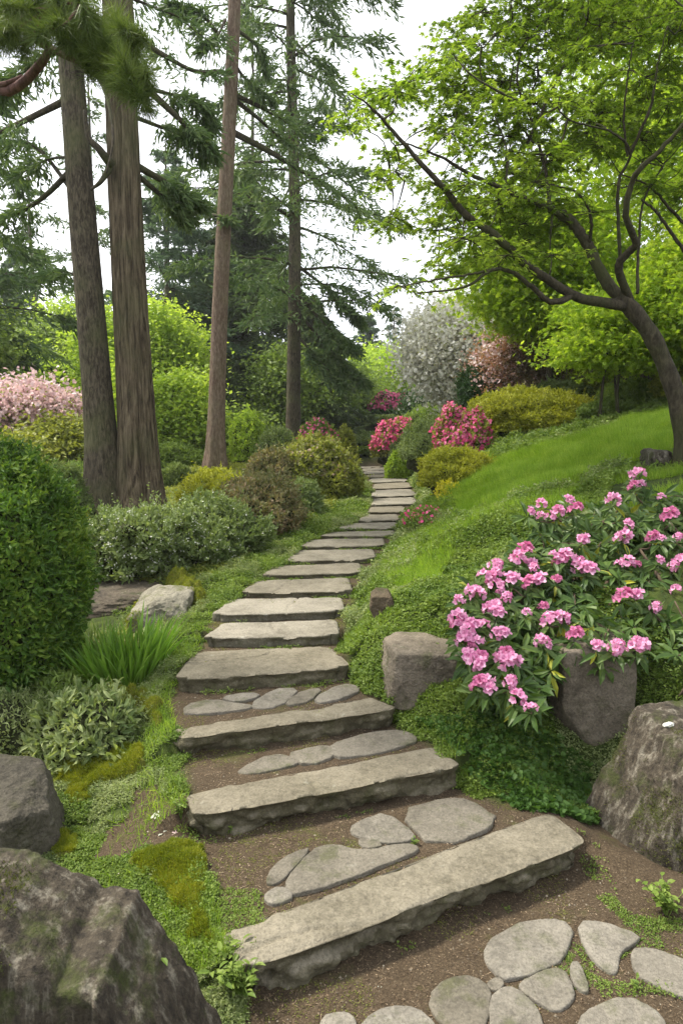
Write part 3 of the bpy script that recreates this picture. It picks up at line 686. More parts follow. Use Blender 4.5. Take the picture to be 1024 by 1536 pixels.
def near_rock():
    """tall split slab of rock: a jagged ridge with vertical ribs on its face"""
    prof = np.array([(-330, 1300), (-120, 1285), (0, 1276), (55, 1280), (80, 1296), (118, 1312), (150, 1343), (172, 1340), (205, 1346), (228, 1378), (250, 1398), (290, 1462), (325, 1520), (352, 1580), (385, 1660)], float)
    W3 = np.array([at_y(px - 8, py + 12, 1.66) for px, py in prof])
    nu, nh, nt2 = 260, 130, 40
    xs = np.linspace(W3[0, 0], W3[-1, 0], nu); top = np.interp(xs, W3[:, 0], W3[:, 2]); zb = -.15
    top = np.maximum(top + .010 * fbm(np.stack([xs * 26, 0 * xs, 0 * xs], 1), 3, 3), zb + .05)
    thick = .30 - .12 * sstep(-.6, -.3, xs)
    V = np.zeros((nu, nh + nt2 + nh, 3))
    h = np.linspace(0, 1, nh)[None]; tt = np.linspace(0, 1, nt2 + 2)[1:-1][None]
    yb = 1.70; yf = yb - thick
    drop = .05
    zf = top - drop
    V[:, :nh, 0] = xs[:, None]; V[:, :nh, 1] = (yf - .10)[:, None] + .10 * h; V[:, :nh, 2] = zb + (zf[:, None] - zb) * h
    V[:, nh:nh + nt2, 0] = xs[:, None]; V[:, nh:nh + nt2, 1] = yf[:, None] + (yb - yf)[:, None] * tt; V[:, nh:nh + nt2, 2] = zf[:, None] + drop * tt ** .7
    V[:, nh + nt2:, 0] = xs[:, None]; V[:, nh + nt2:, 1] = yb + .05 * h; V[:, nh + nt2:, 2] = top[:, None] + (zb - top[:, None]) * h
    P = V.reshape(-1, 3)
    ribs = fbm(np.stack([P[:, 0] * 9, P[:, 1] * 3, P[:, 2] * 1.2], 1), 3, 41) * .05 - np.abs(vnoise(np.stack([P[:, 0] * 13, P[:, 1] * 2, P[:, 2] * 1.6], 1), 43)) * .045
    facet = np.where(P[:, 0] > -.55, .07, 0) * sstep(-.62, -.5, P[:, 0])
    fw = np.zeros((nu, nh + nt2 + nh)); fw[:, :nh] = np.linspace(1, .55, nh)[None]; fw[:, nh:nh + nt2] = np.linspace(.55, 0, nt2)[None]
    P[:, 1] -= fw.ravel() * (ribs + facet) 
    P += fbm(P * 7, 4, 44)[:, None] * .014 * np.array([1, 1, 1]) + fbm(P * 24, 3, 45)[:, None] * .006
    n = nh + nt2 + nh; ii = (np.arange(nu - 1)[:, None] * n + np.arange(n - 1)[None]).ravel()
    Q = np.stack([ii, ii + n, ii + n + 1, ii + 1], 1)
    k = (nu - 1) * n + np.arange(n - 1)
    P = np.vstack([P, P[(nu - 1) * n:].mean(0)]); T = np.stack([k, np.full(n - 1, len(P) - 1), k + 1], 1)
    return tag(link_mesh('boulder', P, [Q, T], M_STREAK, None, True), 'huge near boulder with vertical mossy streaks and a jagged sloping top', 'boulder', G_B)
BIG = near_rock()
rock('boulder', 'grey flat-topped angular rock behind the huge streaked boulder', (-90, 104, 1155, 1292), 2.75, .26, M_GREYROCK, 12, res=96, amp=.03, sharp=50, zbase=-.1,
     planes=[((-.05, -.9, .25), .85), ((.75, -.6, .05), .85), ((.9, .3, .25), .9), ((.1, -.32, 1), .72), ((-1, 0, .1), 1), ((0, 1, .2), .9), ((0, 0, -1), 1), ((.6, -.2, .75), .85)], group=G_B)
M_WARMROCK = stone('warm_brown_rock', (.045, .035, .022), (.165, .133, .092), (.28, .26, .20), (.055, .06, .015), .6, .5)
rock('boulder', 'smooth blocky brown boulder between the stair and the pink rhododendron', (567, 702, 962, 1056), 3.80, .22, M_WARMROCK, 13, res=96, amp=.022, sharp=40, zbase=.30,
     planes=[((-1, -.10, .10), .94), ((1, -.05, .03), .96), ((.05, -1, .14), .90), ((0, 1, 0), .96), ((.08, -.08, 1), .88), ((0, 0, -1), 1), ((-.6, 0, .8), 1.2), ((-.7, -.7, 0), 1.25)], group=G_B)
rock('boulder', 'dark square boulder hanging under the rhododendron beside the tall one', (816, 948, 950, 1146), 3.60, .17, M_WARMROCK, 14, res=84, amp=.03, sharp=22, zbase=.06,
     planes=[((-1, -.1, 0), .92), ((1, -.1, .05), .92), ((0, -1, .0), .85), ((0, 1, 0), .95), ((0, -.1, 1), .9), ((0, 0, -1), 1), ((-.65, -.3, -.8), .85), ((.4, -.3, -.8), .98)], group=G_B)
TALL = rock('boulder', 'tall leaning boulder with a white lichen spot near its top', (905, 1200, 1080, 1350), 2.84, .28, M_STREAK, 15, res=110, amp=.03, sharp=26, vert=.03,
     planes=[((-.9, -.2, .36), .80), ((-.5, -.85, .10), 1.0), ((0, -1, .1), .9), ((1, -.1, .1), 1), ((0, 1, 0), .95), ((-.08, -.2, 1), .85), ((0, 0, -1), 1)], group=G_B)
PALE = rock('boulder', 'pale lichen-covered boulder behind the iris clump', (198, 287, 884, 946), 5.15, .22, M_PALEROCK, 16, res=50, amp=.05, sharp=14,
     planes=[((.5, -.5, .7), .85), ((-.6, -.3, .8), .75), ((0, -1, .2), .85), ((1, 0, -.1), .9), ((-1, 0, 0), .95), ((0, 1, 0), 1), ((0, 0, -1), 1), ((.1, -.1, 1), .9)], group=G_B)
rock('boulder', 'small brown rock poking out of the green bank', (553, 592, 886, 946), 4.45, .14, M_DARKROCK, 17, res=36, amp=.05, group=G_B)
rock('boulder', 'low flat mossy brown rock under the white-flecked shrub', (122, 250, 878, 925), 5.75, .4, M_DARKROCK, 18, res=40, amp=.04, group=G_B)
rock('rock', 'flat grey stone lying on the bank behind the blocky brown boulder', (640, 690, 944, 958), 4.1, .13, M_PALEROCK, 19, res=30, amp=.04, cat='rock')
rock('rock', 'mossy brown stone at the foot of the maple trunk', (960, 1000, 672, 716), 6.3, .2, M_STREAK, 20, res=30, amp=.08, cat='rock')
rock('rock', 'small pale stone at the edge of the moss behind the huge boulder', (340, 384, 1404, 1420), 2.02, .05, M_PALEROCK, 21, res=20, amp=.04, cat='rock') if False else None


# ------------------------------------------------------------------ foliage builders
def shrub(name, label, box, Y, mat, n, L, Wr=.5, tm='diamond', ry=None, seed=0, group=None, lump=.16, cat='shrub', flower=None, nf=0, fl=None, core=True, zmin=-.25, up=.3, drop=.0, ftop=-.2, hb=.2, ragged=.12, fw=1.0, shoots=True):
    l, r, t = box
    rng = np.random.default_rng(seed + 1000)
    a, c = at_y(l, 640, Y), at_y(r, 640, Y); cx = (a[0] + c[0]) / 2; rx = (c[0] - a[0]) / 2
    ry = ry or rx * .9
    z0 = float(H(cx, Y)) - drop
    zt = at_y((l + r) / 2, t, Y)[2]; h = max(zt - z0, .15)
    cz = z0 + h * hb; rz = h * (1 - hb)
    def rad(d):
        return 1 + lump * (fbm(d * 1.6 + seed, 2, seed) * 1.5 + fbm(d * 3.6 + seed, 2, seed + 6) * 1.3) + ragged * vnoise(d * 7 + seed, seed + 2) + ragged * .8 * vnoise(d * 15, seed + 4)
    def pts(m, thick, zlo):
        d = rdir(int(m * 1.8), rng); d = d[d[:, 2] > zlo][:m]
        f = rad(d) * (1 - np.abs(rng.normal(size=len(d))) * thick)
        P = d * f[:, None] * [rx, ry, rz] + [cx, Y, cz]
        nn = nrm(d / np.array([rx, ry, rz]))
        return P, nn
    root = thing(name, label, cat, group)
    P, nn = pts(n, .10, zmin)
    zg = H(P[:, 0], P[:, 1]); k = P[:, 2] > zg - .02; P, nn = P[k], nn[k]
    m = len(P)
    D = nrm(nn * .55 + rdir(m, rng) * .75 + np.array([0, 0, up])); Nn = nrm(nn + rdir(m, rng) * .6)
    LL = L * rng.uniform(.7, 1.3, m)
    if shoots:
        sp, sn = pts(int(n * .012) + 6, .02, -.1); q = 11
        ax = nrm(sn * .8 + rdir(len(sp), rng) * .5 + np.array([0, 0, .55])); ln_ = (ragged * 1.3 + .06) * min(rx, h) * rng.uniform(.4, 1.5, len(sp))
        tt = np.tile(np.linspace(-.2, 1, q), len(sp)); SP = np.repeat(sp, q, 0) + np.repeat(ax * ln_[:, None], q, 0) * tt[:, None]
        SD = nrm(np.repeat(ax, q, 0) * .7 + rdir(len(SP), rng) * .8); SL = L * rng.uniform(.6, 1.15, len(SP)) * (1.1 - .4 * tt)
        P = np.vstack([P, SP]); D = np.vstack([D, SD]); Nn = np.vstack([Nn, nrm(rdir(len(SP), rng) + [0, 0, .8])]); LL = np.concatenate([LL, SL])
    V, F = leaves(P, D, Nn, LL, LL * Wr, tm)
    link_mesh('leaves', V, F, mat, root)
    if flower is not None and nf:
        P, nn = pts(nf, .03, ftop); m = len(P); P = P + nn * L * .3
        D = nrm(nn * .3 + rdir(m, rng)); LL = (fl or L) * rng.uniform(.7, 1.25, m)
        V, F = leaves(P, D, nrm(nn + rdir(m, rng) * .4), LL, LL * fw, 'petal')
        link_mesh('blossoms', V, F, flower, root)
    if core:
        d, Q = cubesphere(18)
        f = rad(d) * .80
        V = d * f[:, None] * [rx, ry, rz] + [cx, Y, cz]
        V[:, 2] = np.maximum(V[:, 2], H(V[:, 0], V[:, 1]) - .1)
        link_mesh('branches', V, Q, M_CORE, root, True)  # solid filler blob added against see-through, its dark colour stands for inner shade
    return root

def connect(nodes, rad, targets, rng, mb, r0=.012, sides=4, sag=.1):
    """grow a twig from the nearest existing node to each target"""
    nodes = np.array(nodes); 
    order = np.argsort(np.min(np.linalg.norm(targets[:, None] - nodes[None], axis=2), 1))
    for i in order:
        t = targets[i]; d = np.linalg.norm(nodes - t, axis=1); j = int(np.argmin(d)); a = nodes[j]
        if d[j] < .03: continue
        mid = (a + t) / 2 + rng.normal(size=3) * d[j] * .12 + np.array([0, 0, -sag * d[j]])
        c = curve([a, mid, t], 6)
        mb.tube(c, np.linspace(min(r0 + d[j] * .008, .03), .003, 6), sides, cap=False)
        nodes = np.vstack([nodes, c[2:]])
    return nodes

def broadleaf(name, label, px, Y, box, mat, n_cl, n_leaf, L, seed, barkm=None, tr=.12, spread=(.35, .35, .16), tm='diamond', Wr=.6, ry=None, group=None, cat='tree', up=.6, base_px=None, shell=.55, stems=1, flower=None, nf=0):
    """box: pixel left, right, top, bottom of the crown"""
    l, r, t, b = box
    rng = np.random.default_rng(seed + 3000)
    a, c = at_y(l, 640, Y), at_y(r, 640, Y); cx = (a[0] + c[0]) / 2; rx = (c[0] - a[0]) / 2; ry = ry or rx * .85
    zt = at_y((l + r) / 2, t, Y)[2]; zb = at_y((l + r) / 2, b, Y)[2]
    cz = (zt + zb) / 2; rz = (zt - zb) / 2
    gx_ = at_y(px, 640, Y)[0]; g = float(H(gx_, Y)) - .05
    root = thing(name, label, cat, group)
    d = rdir(n_cl, rng); f = rng.uniform(0, 1, n_cl) ** (1 / 3 * shell)
    T = d * (f * (1 + .22 * fbm(d * 2 + seed, 2, seed)))[:, None] * [rx, ry, rz] * .92 + [cx, Y, cz]
    mb = MB(); nodes = []
    for s in range(stems):
        top = np.array([cx + rng.normal() * rx * .2, Y + rng.normal() * ry * .2, cz + rz * .55])
        b0 = np.array([gx_ + (rng.normal() * .12 if stems > 1 else 0), Y + (rng.normal() * .12 if stems > 1 else 0), g])
        P = curve([b0, b0 * .6 + top * .4 + rng.normal(size=3) * rx * .06, top], 12)
        mb.tube(P, np.linspace(tr, tr * .2, 12), 8); nodes += list(P[3:])
    lim = T[rng.permutation(n_cl)[:min(n_cl, 70)]]
    connect(nodes, None, lim, rng, mb, tr * .12)
    mb.build('trunk', barkm or M_BARK_M, root)
    P = np.repeat(T, n_leaf, 0) + rng.normal(size=(n_cl * n_leaf, 3)) * spread
    m = len(P); P = P[rng.random(m) < .97]; P[:, 2] = np.maximum(P[:, 2], g + .05); m = len(P)
    D = nrm(rdir(m, rng) * [1, 1, .5] + [0, 0, -.2]); Nn = nrm(rdir(m, rng) * .7 + [0, 0, up])
    LL = L * rng.uniform(.7, 1.3, m)
    V, F = leaves(P, D, Nn, LL, LL * Wr, tm)
    link_mesh('crown', V, F, mat, root)
    if flower is not None and nf:
        P = np.repeat(T, nf, 0) + rng.normal(size=(n_cl * nf, 3)) * np.array(spread) * 1.05; m = len(P)
        LL = L * .9 * rng.uniform(.7, 1.3, m)
        V, F = leaves(P, rdir(m, rng), rdir(m, rng), LL, LL * .9, 'petal')
        link_mesh('blossoms', V, F, flower, root)
    return root

def sprays(P, dirs, rng, ln, per, L, Wr, droop, acc):
    """foliage along branch polylines: side twigs with needle sprigs. P (k,3) points on the branch."""
    k = len(P); t = np.linspace(0, 1, k)
    T = nrm(np.gradient(P, axis=0)); side = nrm(np.cross(T, [0, 0, 1.0]))
    m = per
    i = np.minimum((rng.random(m) ** .8 * (k - 1)).astype(int), k - 1)
    fr = rng.random(m)[:, None]; base = P[i] * (1 - fr) + P[np.minimum(i + 1, k - 1)] * fr
    sg = np.where(rng.random(m) < .5, -1., 1.)[:, None]
    tl = ln * (.12 + .30 * (1 - t[i])) * rng.uniform(.5, 1.1, m)
    tdir = nrm(T[i] * .75 + side[i] * sg * rng.uniform(.4, 1.2, (m, 1)) + rng.normal(size=(m, 3)) * .18)
    ns = 8
    s = (np.arange(ns) + .5) / ns
    Pt = base[:, None] + tdir[:, None] * (tl[:, None] * s[None])[:, :, None]
    Pt[:, :, 2] -= droop * tl[:, None] * s[None] ** 1.6
    Pt = Pt + rng.normal(size=Pt.shape) * .012
    Dt = nrm(tdir[:, None] + rng.normal(size=Pt.shape) * .55 - np.array([0, 0, droop * .7]))
    acc.append((Pt.reshape(-1, 3), Dt.reshape(-1, 3)))

def conifer(name, label, px, Y, top, tr, cl=None, seed=0, ln=2.5, nb=80, per=26, L=.14, Wr=.22, droop=.5, mat=None, barkm=None, z0=1.0, group=None, extra=(), bow=-.25, pw=.8, tip=.12, lean=0, base=None, trunk_hi=False, gpx=None, cat='conifer', roots=0):
    """top: height in metres; z0: height where the branches begin; extra: explicit branches [(points, foliage)]"""
    rng = np.random.default_rng(seed + 5000)
    b = at_y(px, 650, Y); x0 = b[0]; g = float(H(x0, Y)) - .1
    if top < 0: top = max(at_y(px, -top, Y)[2] - g, 2.5)
    root = thing(name, label, cat, group)
    n = 60
    z = np.linspace(g, g + top, n)
    P = np.stack([x0 + lean * (z - g) + .04 * np.sin(z * .5 + seed), np.full(n, Y) + .03 * np.sin(z * .7 + 2 * seed), z], 1)
    hh = (z - g) / top
    rad = tr * (1 - hh * .88) + tr * (.45 + roots) * np.exp(-(z - g) / .45)
    mb = MB()
    if trunk_hi:
        ns, nv = 140, 520
        zz = np.linspace(g, g + min(top, 12), nv)
        th = np.linspace(0, 2 * np.pi, ns, endpoint=False)
        Z, TH = np.meshgrid(zz, th, indexing='ij')
        rr = np.interp(Z, z, rad)
        cxs = np.interp(Z, z, P[:, 0]); cys = np.interp(Z, z, P[:, 1])
        c3 = np.stack([np.cos(TH) * 3.2, np.sin(TH) * 3.2, Z * (.55 if trunk_hi == 2 else 2.2)], -1)
        w = .9 if trunk_hi == 2 else .35
        fur = -np.abs(vnoise(c3 * 2.4 + 1.1 * vnoise(c3 * 1.3, seed)[..., None], seed + 1)) * .17 * w + fbm(c3 * 5, 3, seed + 2) * .035 * w
        flare = np.exp(-(Z - g) / .5) * .18 * np.cos(TH * 5 + seed) + .03 * fbm(c3 * .5, 2, seed + 9)
        rr = rr * (1 + fur + flare + .06 * w)
        V = np.stack([cxs + np.cos(TH) * rr, cys + np.sin(TH) * rr, Z], -1).reshape(-1, 3)
        i = (np.arange(nv - 1)[:, None] * ns); j = np.arange(ns)[None]; kk = (j + 1) % ns
        mb.add(V, np.stack([i + j, i + kk, i + ns + kk, i + ns + j], -1).reshape(-1, 4))
        if top > 12:
            q = z > g + 11.9; mb.tube(P[q], rad[q], 14)
    else:
        mb.tube(P, rad, 12)
    bm = MB(); acc = []
    for k in range(nb):
        t = (k + rng.random()) / nb; zb = z0 + (top - z0 - .2) * t ** pw
        f = (zb - z0) / max(top - z0, .1); l_ = ln * ((1 - f) ** .8 + tip) * rng.uniform(.6, 1.1) * min(1, .55 + 3 * f)
        az = rng.uniform(0, 2 * np.pi); o = np.array([np.interp(g + zb, z, P[:, 0]), np.interp(g + zb, z, P[:, 1]), g + zb])
        u = np.array([np.cos(az), np.sin(az), 0])
        s = np.linspace(0, 1, 8)[:, None]
        C = o + u * l_ * s + np.array([0, 0, 1]) * l_ * (rng.uniform(.0, .25) * s + bow * s ** 2 * rng.uniform(.6, 1.4)) + np.cumsum(rng.normal(size=(8, 3)) * .02 * l_, 0) * s
        bm.tube(C, np.linspace(.012 + .010 * l_, .004, 8), 5, cap=False)
        sprays(C, None, rng, l_, int(per * (l_ / ln) ** .8) + 4, L, Wr, droop, acc)
    for C, per2, rr0 in extra:
        C = np.asarray(C); C = curve(C, 14); l_ = np.linalg.norm(C[-1] - C[0])
        bm.tube(C, np.linspace(rr0, rr0 * .3, 14), 7)
        if per2: sprays(C[4:], None, rng, l_ * .8, per2, L, Wr, droop, acc)
    nq, nt_ = sum(map(len, mb.Q)), sum(map(len, mb.T))
    if bm.V: mb.add(np.concatenate(bm.V), np.concatenate(bm.Q), np.concatenate(bm.T) if bm.T else None)
    wo = mb.build('trunk', barkm or M_BARK_A, root); wo.data.materials.append(M_BARK_M)
    tq, tt = sum(map(len, mb.Q)), sum(map(len, mb.T)); mi = np.zeros(tq + tt, np.int32); mi[nq:tq] = 1; mi[tq + nt_:] = 1
    wo.data.polygons.foreach_set('material_index', mi)
    if acc:
        PP = np.concatenate([a[0] for a in acc]); DD = np.concatenate([a[1] for a in acc]); m = len(PP)
        LL = L * rng.uniform(.6, 1.3, m)
        V, F = leaves(PP, DD, nrm(rdir(m, rng) + [0, 0, .5]), LL, LL * Wr, 'diamond')
        link_mesh('crown', V, F, mat or F_CON, root)
    return root

M_MOSS = plain('moss_bed', (.045, .055, .010), (.16, .16, .02), 35, .95, .8)
# ------------------------------------------------------------------ big trunks and conifers
def BP(*pts): return [at_y(*p) for p in pts]
conifer('fir_tree', 'leaning grey-barked fir trunk, left of the thick furrowed one', 152, 9.0, 19, .20, seed=1, ln=3.2, nb=40, per=42, z0=6.6, L=.13, mat=F_CON, barkm=M_BARK_A, trunk_hi=1, roots=.75, lean=-.031,
  extra=[(BP((112, 250, 9), (60, 300, 9.3), (0, 330, 9.6), (-90, 350, 9.6)), 130, .04), (BP((100, 150, 9), (40, 180, 9.0), (-30, 215, 8.6), (-80, 260, 8.4)), 140, .045),
         (BP((118, 300, 9), (60, 225, 9.6), (20, 215, 10), (-40, 250, 10.2)), 120, .03), (BP((110, 235, 9), (70, 240, 9.4), (30, 262, 9.8)), 30, .02),
         (BP((105, 100, 9), (150, 120, 8.6), (170, 200, 8.2), (160, 260, 8.0)), 0, .03), (BP((125, 420, 9), (100, 408, 9.2), (70, 410, 9.4)), 24, .02),
         (BP((120, 60, 9), (60, 90, 9.4), (-10, 140, 9.8)), 120, .04)])
conifer('fir_tree', 'thickest trunk of all, deeply furrowed brown bark and a broken crooked limb', 208, 9.0, 22, .238, seed=2, ln=3.4, nb=44, per=42, z0=7.0, L=.13, mat=F_CON, barkm=M_BARK_B, trunk_hi=2, roots=.35, lean=-.012,
  extra=[(BP((168, 248, 8.75), (150, 225, 8.6), (133, 205, 8.6), (127, 165, 8.6)), 0, .06), (BP((166, 250, 8.75), (152, 272, 8.7), (136, 285, 8.7)), 0, .045),
         (BP((196, 110, 9), (260, 170, 9.2), (300, 210, 9.4), (310, 225, 9.5)), 150, .05), (BP((200, 246, 9), (260, 280, 9.4), (300, 305, 9.8)), 150, .05),
         (BP((197, 126, 9), (250, 140, 9.4), (285, 150, 9.8), (318, 185, 10)), 120, .03), (BP((198, 174, 9), (255, 195, 9.4), (290, 200, 9.8)), 90, .03),
         (BP((200, 258, 9), (250, 300, 9.5), (285, 330, 9.8)), 110, .04), (BP((192, 50, 9), (240, 80, 9), (290, 106, 9.5), (330, 108, 10)), 20, .035)])
conifer('fir_tree', 'slender reddish-brown trunk standing right of the furrowed one', 323, 14.0, 24, .175, seed=3, ln=3.4, nb=46, per=40, z0=9.6, L=.15, mat=F_CON, barkm=M_BARK_C, trunk_hi=1, roots=.1, lean=.053,
  extra=[(BP((342, 195, 14), (400, 225, 14.5), (450, 255, 15), (505, 288, 15.5), (545, 320, 16)), 110, .07), (BP((346, 140, 14), (400, 165, 14.3), (440, 190, 14.8), (480, 205, 15)), 70, .05),
         (BP((346, 145, 14), (390, 180, 14.6), (430, 215, 15), (470, 235, 15.4)), 60, .05), (BP((348, 90, 14), (370, 120, 14), (410, 150, 14)), 50, .04), (BP((349, 40, 14), (385, 70, 14.3), (400, 110, 14.3)), 60, .04),
         (BP((334, 108, 14), (290, 106, 13.6), (245, 80, 13), (215, 60, 12.6)), 30, .05), (BP((330, 55, 14), (300, 20, 13.6), (250, 5, 13)), 90, .04), (BP((338, 30, 14), (325, 55, 13.5), (300, 70, 13.2)), 70, .03),
         (BP((318, 322, 14), (335, 325, 13.8), (350, 330, 13.7)), 30, .03)])
conifer('fir_tree', 'tall open fir with a thin straight trunk and sparse layered branches', 442, 20, 24, .22, seed=4, ln=4.0, nb=92, per=62, z0=3.2, L=.22, Wr=.24, mat=F_CON, barkm=M_BARK_A, bow=-.28, roots=.1, droop=.45,
  extra=[(BP((442, 500, 20), (470, 530, 19.6), (510, 575, 19.2)), 110, .05), (BP((445, 440, 20), (490, 490, 19.6), (530, 520, 19)), 160, .05), (BP((448, 470, 20), (500, 530, 19.8), (545, 570, 19.5)), 160, .05), (BP((448, 400, 20), (500, 440, 20), (540, 480, 20)), 150, .05)])
conifer('spruce_tree', 'dense dark spruce filling the gap behind the reddish trunk', 368, 30, -255, .3, seed=5, ln=4.5, nb=220, per=92, z0=.3, L=.26, Wr=.3, mat=F_COND, bow=-.3, droop=.7, pw=.9, tip=.10)
conifer('spruce_tree', 'dark drooping spruce with low branches behind the open fir', 470, 27, -440, .25, seed=6, ln=2.4, nb=80, per=50, z0=.4, L=.24, Wr=.3, mat=F_COND, bow=-.3, droop=.6)
conifer('spruce_tree', 'layered spruce with flat tiers seen between the two big trunks and the reddish one', 258, 27, -215, .22, seed=7, ln=3.6, nb=70, per=50, z0=1.5, L=.24, Wr=.26, mat=F_CONB, bow=-.12, droop=.35)
conifer('spruce_tree', 'thin second spruce in the gap left of the reddish trunk', 292, 36, -290, .16, seed=8, ln=3.0, nb=50, per=40, z0=3, L=.26, Wr=.26, mat=F_CONB, bow=-.15)
for i, (px, Y, top, ln, nb, per, m, lab, sp) in enumerate([
  (36, 42, -362, 2.8, 90, 46, F_CONB, 'pale distant spruce at the edge of the sky left of the trunks', 1),
  (2, 30, -395, 3.0, 100, 56, F_CON, 'bushy green conifer at the picture edge above the pale pink blossom', 1),
  (-25, 18, 15, 3.2, 60, 44, F_CON, 'tall conifer at the picture edge whose branches hang high beside the leaning trunk', 1),
  (60, 38, 17.5, 3.6, 34, 30, F_CON, 'conifer with high hanging foliage behind the leaning trunk', 3),
  (150, 34, 19, 3.4, 34, 26, F_CON, 'conifer showing its high branches between the two biggest trunks', 3),
  (590, 60, -455, 1.9, 46, 22, F_CONB, 'thin bare-stemmed distant spruce in the notch of sky', 1),
  (550, 52, -468, 2.2, 90, 36, F_CONB, 'pale cone-shaped distant spruce right of the open fir', 1),
  (642, 55, -458, 3.0, 90, 40, F_CON, 'rounded distant conifer behind the white-blossomed tree', 1),
  (614, 62, -492, 2.4, 60, 32, F_CONB, 'small distant conifer beside the thin bare-stemmed one', 1),
  (385, 34, 21, 3.4, 50, 26, F_CON, 'tall conifer whose loose top hangs between the reddish trunk and the open fir', 6)]):
    conifer('background_conifer', lab, px, Y, top, .2, seed=20 + i, ln=ln, nb=nb, per=per, z0=sp, L=.26, Wr=.28, mat=m, bow=-.2, group='conifers behind the garden')

# ------------------------------------------------------------------ pine reaching in from the side
def pine():
    rng = np.random.default_rng(77)
    root = thing('pine_tree', 'near pine limb with reddish bark and long needle tufts reaching in at the top', 'pine')
    g = float(H(-3.5, 4.6)) - .1
    t = MB(); t.tube(curve([(-3.6, 4.7, g), (-3.5, 4.65, 2.2), (-3.3, 4.6, 4.4), (-3.2, 4.6, 7)], 24), np.linspace(.2, .09, 24), 12)
    t.build('trunk', M_BARK_P, root)
    b = MB()
    limbs = [curve([(-3.52, 4.65, 2.4)] + BP((-60, 175, 4.5), (20, 135, 4.4), (60, 98, 4.3), (76, 72, 4.3)), 16),
             curve([(-3.48, 4.65, 2.9)] + BP((-80, 140, 4.6), (0, 128, 4.4), (35, 115, 4.4)), 12),
             curve(BP((76, 72, 4.3), (50, 55, 4.3), (20, 30, 4.3), (-20, 10, 4.3), (-90, -30, 4.4)), 14),
             curve(BP((76, 72, 4.3), (110, 90, 4.2), (140, 102, 4.1), (165, 112, 4.0)), 12),
             curve(BP((100, 85, 4.2), (130, 70, 4.1), (170, 50, 4.0), (205, 60, 3.9)), 12),
             curve(BP((20, 30, 4.3), (60, 20, 4.1), (95, 5, 4.0), (130, 10, 3.9)), 12),
             curve(BP((140, 102, 4.1), (170, 95, 4.0), (200, 110, 3.9), (215, 135, 3.85)), 12),
             curve(BP((-20, 10, 4.3), (20, -20, 4.1), (60, -50, 4.0)), 12)]
    for c, r0, r1 in zip(limbs, (.034, .02, .028, .02, .018, .016, .014, .016), (.022, .014, .03, .006, .006, .006, .005, .006)):
        b.tube(c, np.linspace(r0, r1, len(c)), 8)
    P, D = [], []
    tufts = []
    for px, py in [(60, 20), (85, 10), (40, 35), (20, 12), (100, 25), (110, 45), (130, 25), (90, 40), (70, 45), (135, 50), (150, 40), (165, 55), (175, 40), (185, 65), (195, 50), (200, 80), (180, 85), (165, 80), (150, 70), (205, 105), (190, 110), (208, 130), (215, 150), (195, 130), (120, 65), (130, 80), (150, 95), (30, 0), (60, -20), (110, 0), (0, 20), (-20, 40), (0, 60), (170, 100), (20, 55), (45, 60), (105, 60), (-40, 10)]:
        tufts.append(at_y(px, py, 4.05 + rng.normal() * .13))
    allc = np.vstack(limbs)
    for t_ in tufts:
        j = np.argmin(np.linalg.norm(allc - t_, axis=1)); a = allc[j]
        c = curve([a, (a + t_) / 2 + rng.normal(size=3) * .02, t_], 6); b.tube(c, np.linspace(.009, .004, 6), 5)
        ax = nrm(t_ - a + rng.normal(size=3) * .03)
        for s in np.linspace(-.12, .05, 6):
            n = 95; p = t_ + ax * s + rng.normal(size=(n, 3)) * .012
            P.append(p); D.append(nrm(ax * .75 + rdir(n, rng) * .95 + [0, 0, -.12]))
    b.build('branches', M_BARK_P, root)
    P, D = np.concatenate(P), np.concatenate(D); m = len(P)
    V, F = leaves(P, D, rdir(m, rng), .125 * rng.uniform(.7, 1.25, m), .0042, 'tri')
    link_mesh('needles', V, F, F_PINE, root)
pine()

